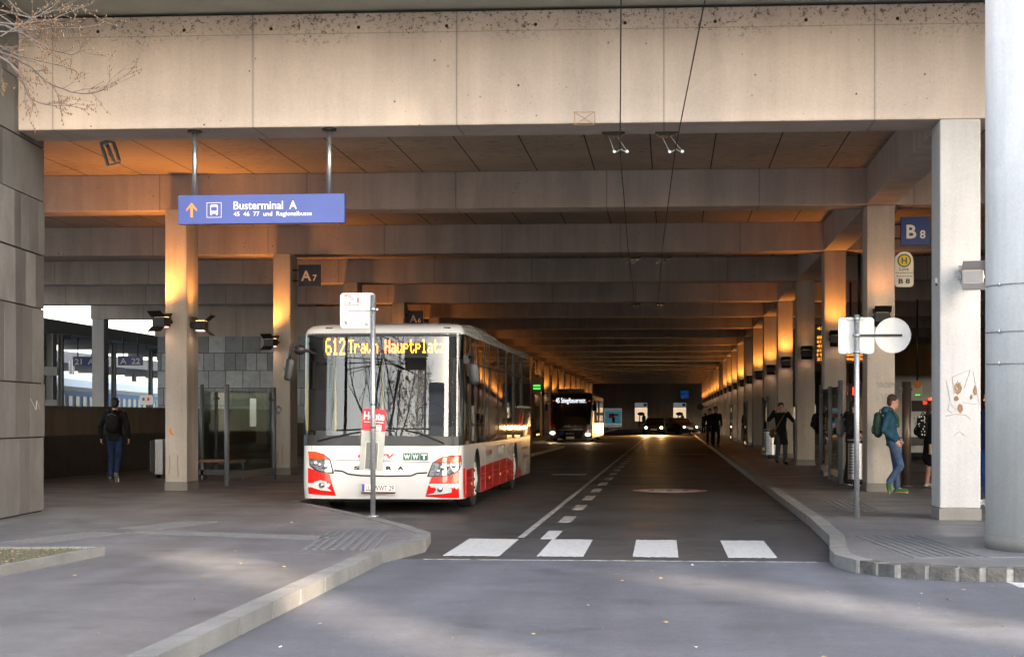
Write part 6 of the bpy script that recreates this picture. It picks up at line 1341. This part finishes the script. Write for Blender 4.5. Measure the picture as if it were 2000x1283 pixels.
# ------------------------------------------------------------------ trees
def branch(b, p, d, L, r, lv, g, leaf=None, spread=.55, up=.12, tips=None):
    pts = [p]; n_ = 5; q = p.copy(); dd = d.copy()
    for i in range(n_):
        dd = (dd+Vector((g.uniform(-1, 1), g.uniform(-1, 1), g.uniform(-1, 1)))*.16+Vector((0, 0, up*.3))).normalized(); q = q+dd*L/n_; pts.append(q.copy())
    b.tube(pts, r, 6 if r > .03 else 4, r1=r*.55)
    if lv == 0:
        if tips is not None: tips.append((q, dd))
        return
    k = 3 if lv > 1 else 4
    for i in range(k):
        t = 1. if i == 0 else g.uniform(.35, .95); idx = min(int(t*n_), n_-1); o = pts[idx].lerp(pts[idx+1], t*n_-idx) if t < 1 else pts[-1]
        nd = (dd+Vector((g.uniform(-1, 1), g.uniform(-1, 1), g.uniform(-.6, 1)))*spread*(1.3 if i else .5)).normalized(); branch(b, o, nd, L*g.uniform(.6, .8), r*.55*(1-.25*t)+.001, lv-1, g, leaf, spread, up, tips)
def tree(x, y, h, label, seed, leaf=None, r=.22, lv=5, sp=.55, out=.55):
    g = random.Random(seed); root = thing('tree', label, 'tree', (x, y, 0), 'street trees behind the camera'); b = MB('bark_dark'); t0 = h*.42; b.tube([(x, y, 0), (x+.1, y, t0*.5), (x+.05, y+.1, t0)], r, 10, r1=r*.75); b.build('trunk', root)
    b = MB('bark_dark'); tips = []
    for i in range(4): a = i*1.6+g.random(); branch(b, Vector((x+.05, y+.1, t0*(.75+.08*i))), Vector((math.cos(a)*out, math.sin(a)*out, 1)).normalized(), h*.24, r*.55, lv-1, g, tips=tips, spread=sp)
    b.build('crown', root)
    if leaf:
        b = MB(leaf)
        for p, d in tips:
            for i in range(5): c = p+Vector((g.uniform(-.4, .4), g.uniform(-.4, .4), g.uniform(-.5, .3))); s_ = g.uniform(.05, .11); u = Vector((g.uniform(-1, 1), g.uniform(-1, 1), g.uniform(-1, 1))).normalized()*s_; v = Vector((g.uniform(-1, 1), g.uniform(-1, 1), g.uniform(-1, 1))).normalized()*s_; b.add([c-u, c-v, c+u, c+v], [(0, 1, 2, 3)])
        b.build('foliage', root)
tree(-13.0, -24, 15, 'bare dark tree across the street facing the bus', 11); tree(-11.2, -34, 13.5, 'narrow tree with orange autumn leaves across the street', 21, 'leaf_orange', r=.12, sp=.3, out=.12); tree(-22, -26, 16, 'bare tree farther along the street', 31)
# tree with budding twigs reaching into the picture at upper left
root = thing('budding_tree', 'bare tree with budding twigs reaching in at the upper left corner', 'tree', (-7.9, 14.6, .19)); g = random.Random(17)
b = MB('bark'); b.tube([(-7.9, 14.6, .19), (-7.85, 14.5, 1.6), (-7.75, 14.4, 3.2), (-7.8, 14.3, 5.2), (-7.7, 14.3, 7.)], .13, 12, r1=.06); b.build('trunk', root)
br = MB('bark'); bd = MB('bud'); Dt = 13.2
def PT(px, py, dd=0): return Vector((*W(px, Dt+dd), ZT(py, Dt+dd)))
def twig(p, d, L, r, lv):
    pts = [p]; q = p.copy(); n_ = 4; dd = d.copy()
    for i in range(n_): dd = (dd+Vector((g.uniform(-1, 1), g.uniform(-1, 1), g.uniform(-1, 1)))*.22).normalized(); q = q+dd*L/n_; pts.append(q.copy())
    br.tube(pts, r, 4, r1=max(r*.5, .0012))
    for i in range(1, n_+1):
        if g.random() < .5: c = pts[i]+Vector((g.uniform(-.006, .006),)*3); bd.ell(c, (.0055, .0055, .010), n=6)
    if lv:
        for i in range(3): o = pts[g.randint(1, n_)]; nd = (dd+Vector((g.uniform(-1, 1), g.uniform(-.8, .8), g.uniform(-1, 1)))*.7).normalized(); twig(o, nd, L*.6, r*.6, lv-1)
main = [[(-150, -30), (-40, 10), (0, 30), (40, 60), (55, 70)], [(-150, 60), (-30, 85), (0, 90), (40, 110), (80, 120), (125, 130)], [(-120, 90), (-20, 98), (0, 101), (30, 112), (60, 130), (75, 145), (105, 167), (140, 180), (180, 182), (205, 172), (222, 150)], [(-100, 80), (0, 112), (20, 125), (35, 138), (48, 165), (55, 186), (75, 200), (105, 206), (150, 203)], [(-100, 40), (0, 62), (40, 60), (100, 55), (170, 53)], [(-120, 0), (0, 20), (60, 35), (110, 20), (150, 0)], [(-80, 110), (0, 125), (5, 135)], [(-90, -60), (0, -15), (30, 15), (62, 34)], [(-60, 40), (10, 50), (60, 75), (100, 98), (140, 107), (160, 100)], [(-60, 60), (0, 72), (50, 45), (105, 12), (125, -10)], [(-60, 20), (0, 45), (40, 48), (100, 40), (140, 22), (175, 10)]]
for i, path in enumerate(main):
    off_ = (i % 3-1)*.25; pts = [PT(px, py, off_*(1-.1*j)) for j, (px, py) in enumerate(path)]; pts2 = []
    for a, c in zip(pts, pts[1:]): pts2 += [a, a.lerp(c, .5)+Vector((0, 0, g.uniform(-.008, .008)))]
    pts2.append(pts[-1]); r0 = .008 if len(path) > 5 else .006
    br.tube([Vector((-7.8, 14.3, 4.2+.15*i)), Vector((-6.6, 13.8, (4.2+.15*i+pts[0].z)/2+.2))]+pts2, r0*1.6, 6, r1=.0022)
    for j in range(3, len(pts2)):
        for _ in range(1):
            d = (pts2[j]-pts2[j-1]).normalized(); nd = (d+Vector((g.uniform(-.9, .9), g.uniform(-.5, .5), g.uniform(-.8, .8)))).normalized(); twig(pts2[j], nd, g.uniform(.10, .26), .0026, 1)
br.build('branches', root); kind(bd.build('buds', root), 'stuff')

# ------------------------------------------------------------------ street behind the camera (seen only in reflections; tall blocks added to shade the forecourt)
def block(x0, x1, y0, y1, h, label, m='plaster', sk=0.):
    r = thing('town_building', label, 'building', ((x0+x1)/2, (y0+y1)/2, 0), 'town buildings behind the camera'); b = MB(m); b.prism([(x0, y1), (x1, y1), (x1+sk, y0), (x0+sk, y0)], 0, h); b.build('wall', r); b = MB('window_dark'); z = 1.2
    while z < h-2.6:
        x = x0+1.2
        while x < x1-2: b.box(x, x+1.3, y1+.001, y1+.05, z, z+1.7); x += 2.9
        z += 3.3
    b.build('windows', r); b = MB('conc_plinth'); b.prism([(x0, y1+.3), (x1, y1+.3), (x1+sk, y0), (x0+sk, y0)], h, h+.5); b.build('roof', r)
block(17, 33.9, -68, -50, 37.5, 'off-camera tall plastered block added to keep the sun off the terminal', sk=10.47)  # tall blocks added as sun blockers, gaps skewed along the sun for streaks
block(34.55, 38.2, -68, -50, 37.5, 'off-camera narrow block added between two slits that let sun streaks through', sk=10.47); block(39.1, 64, -68, -50, 37.5, 'off-camera long block added right of the slits to keep the sun off', sk=10.47)
r = thing('sun_slit_cap', 'off-camera cap added over the slits to cut the sun streaks short', 'sun blocker', (36, -59, 27)); b = MB('plaster'); b.prism([(33.9, -50.05), (34.55, -50.05), (35.1, -51), (34.45, -51)], 27.4, 37.3); b.prism([(38.2, -50.05), (39.1, -50.05), (39.65, -51), (38.75, -51)], 26.9, 37.3); b.build('slit_blocker', r)  # added piece over the slits, limits how far the sun streaks reach
block(-9.3, 6, -56, -46, 13, 'lower pale building left of the tall ones opposite', 'plaster')
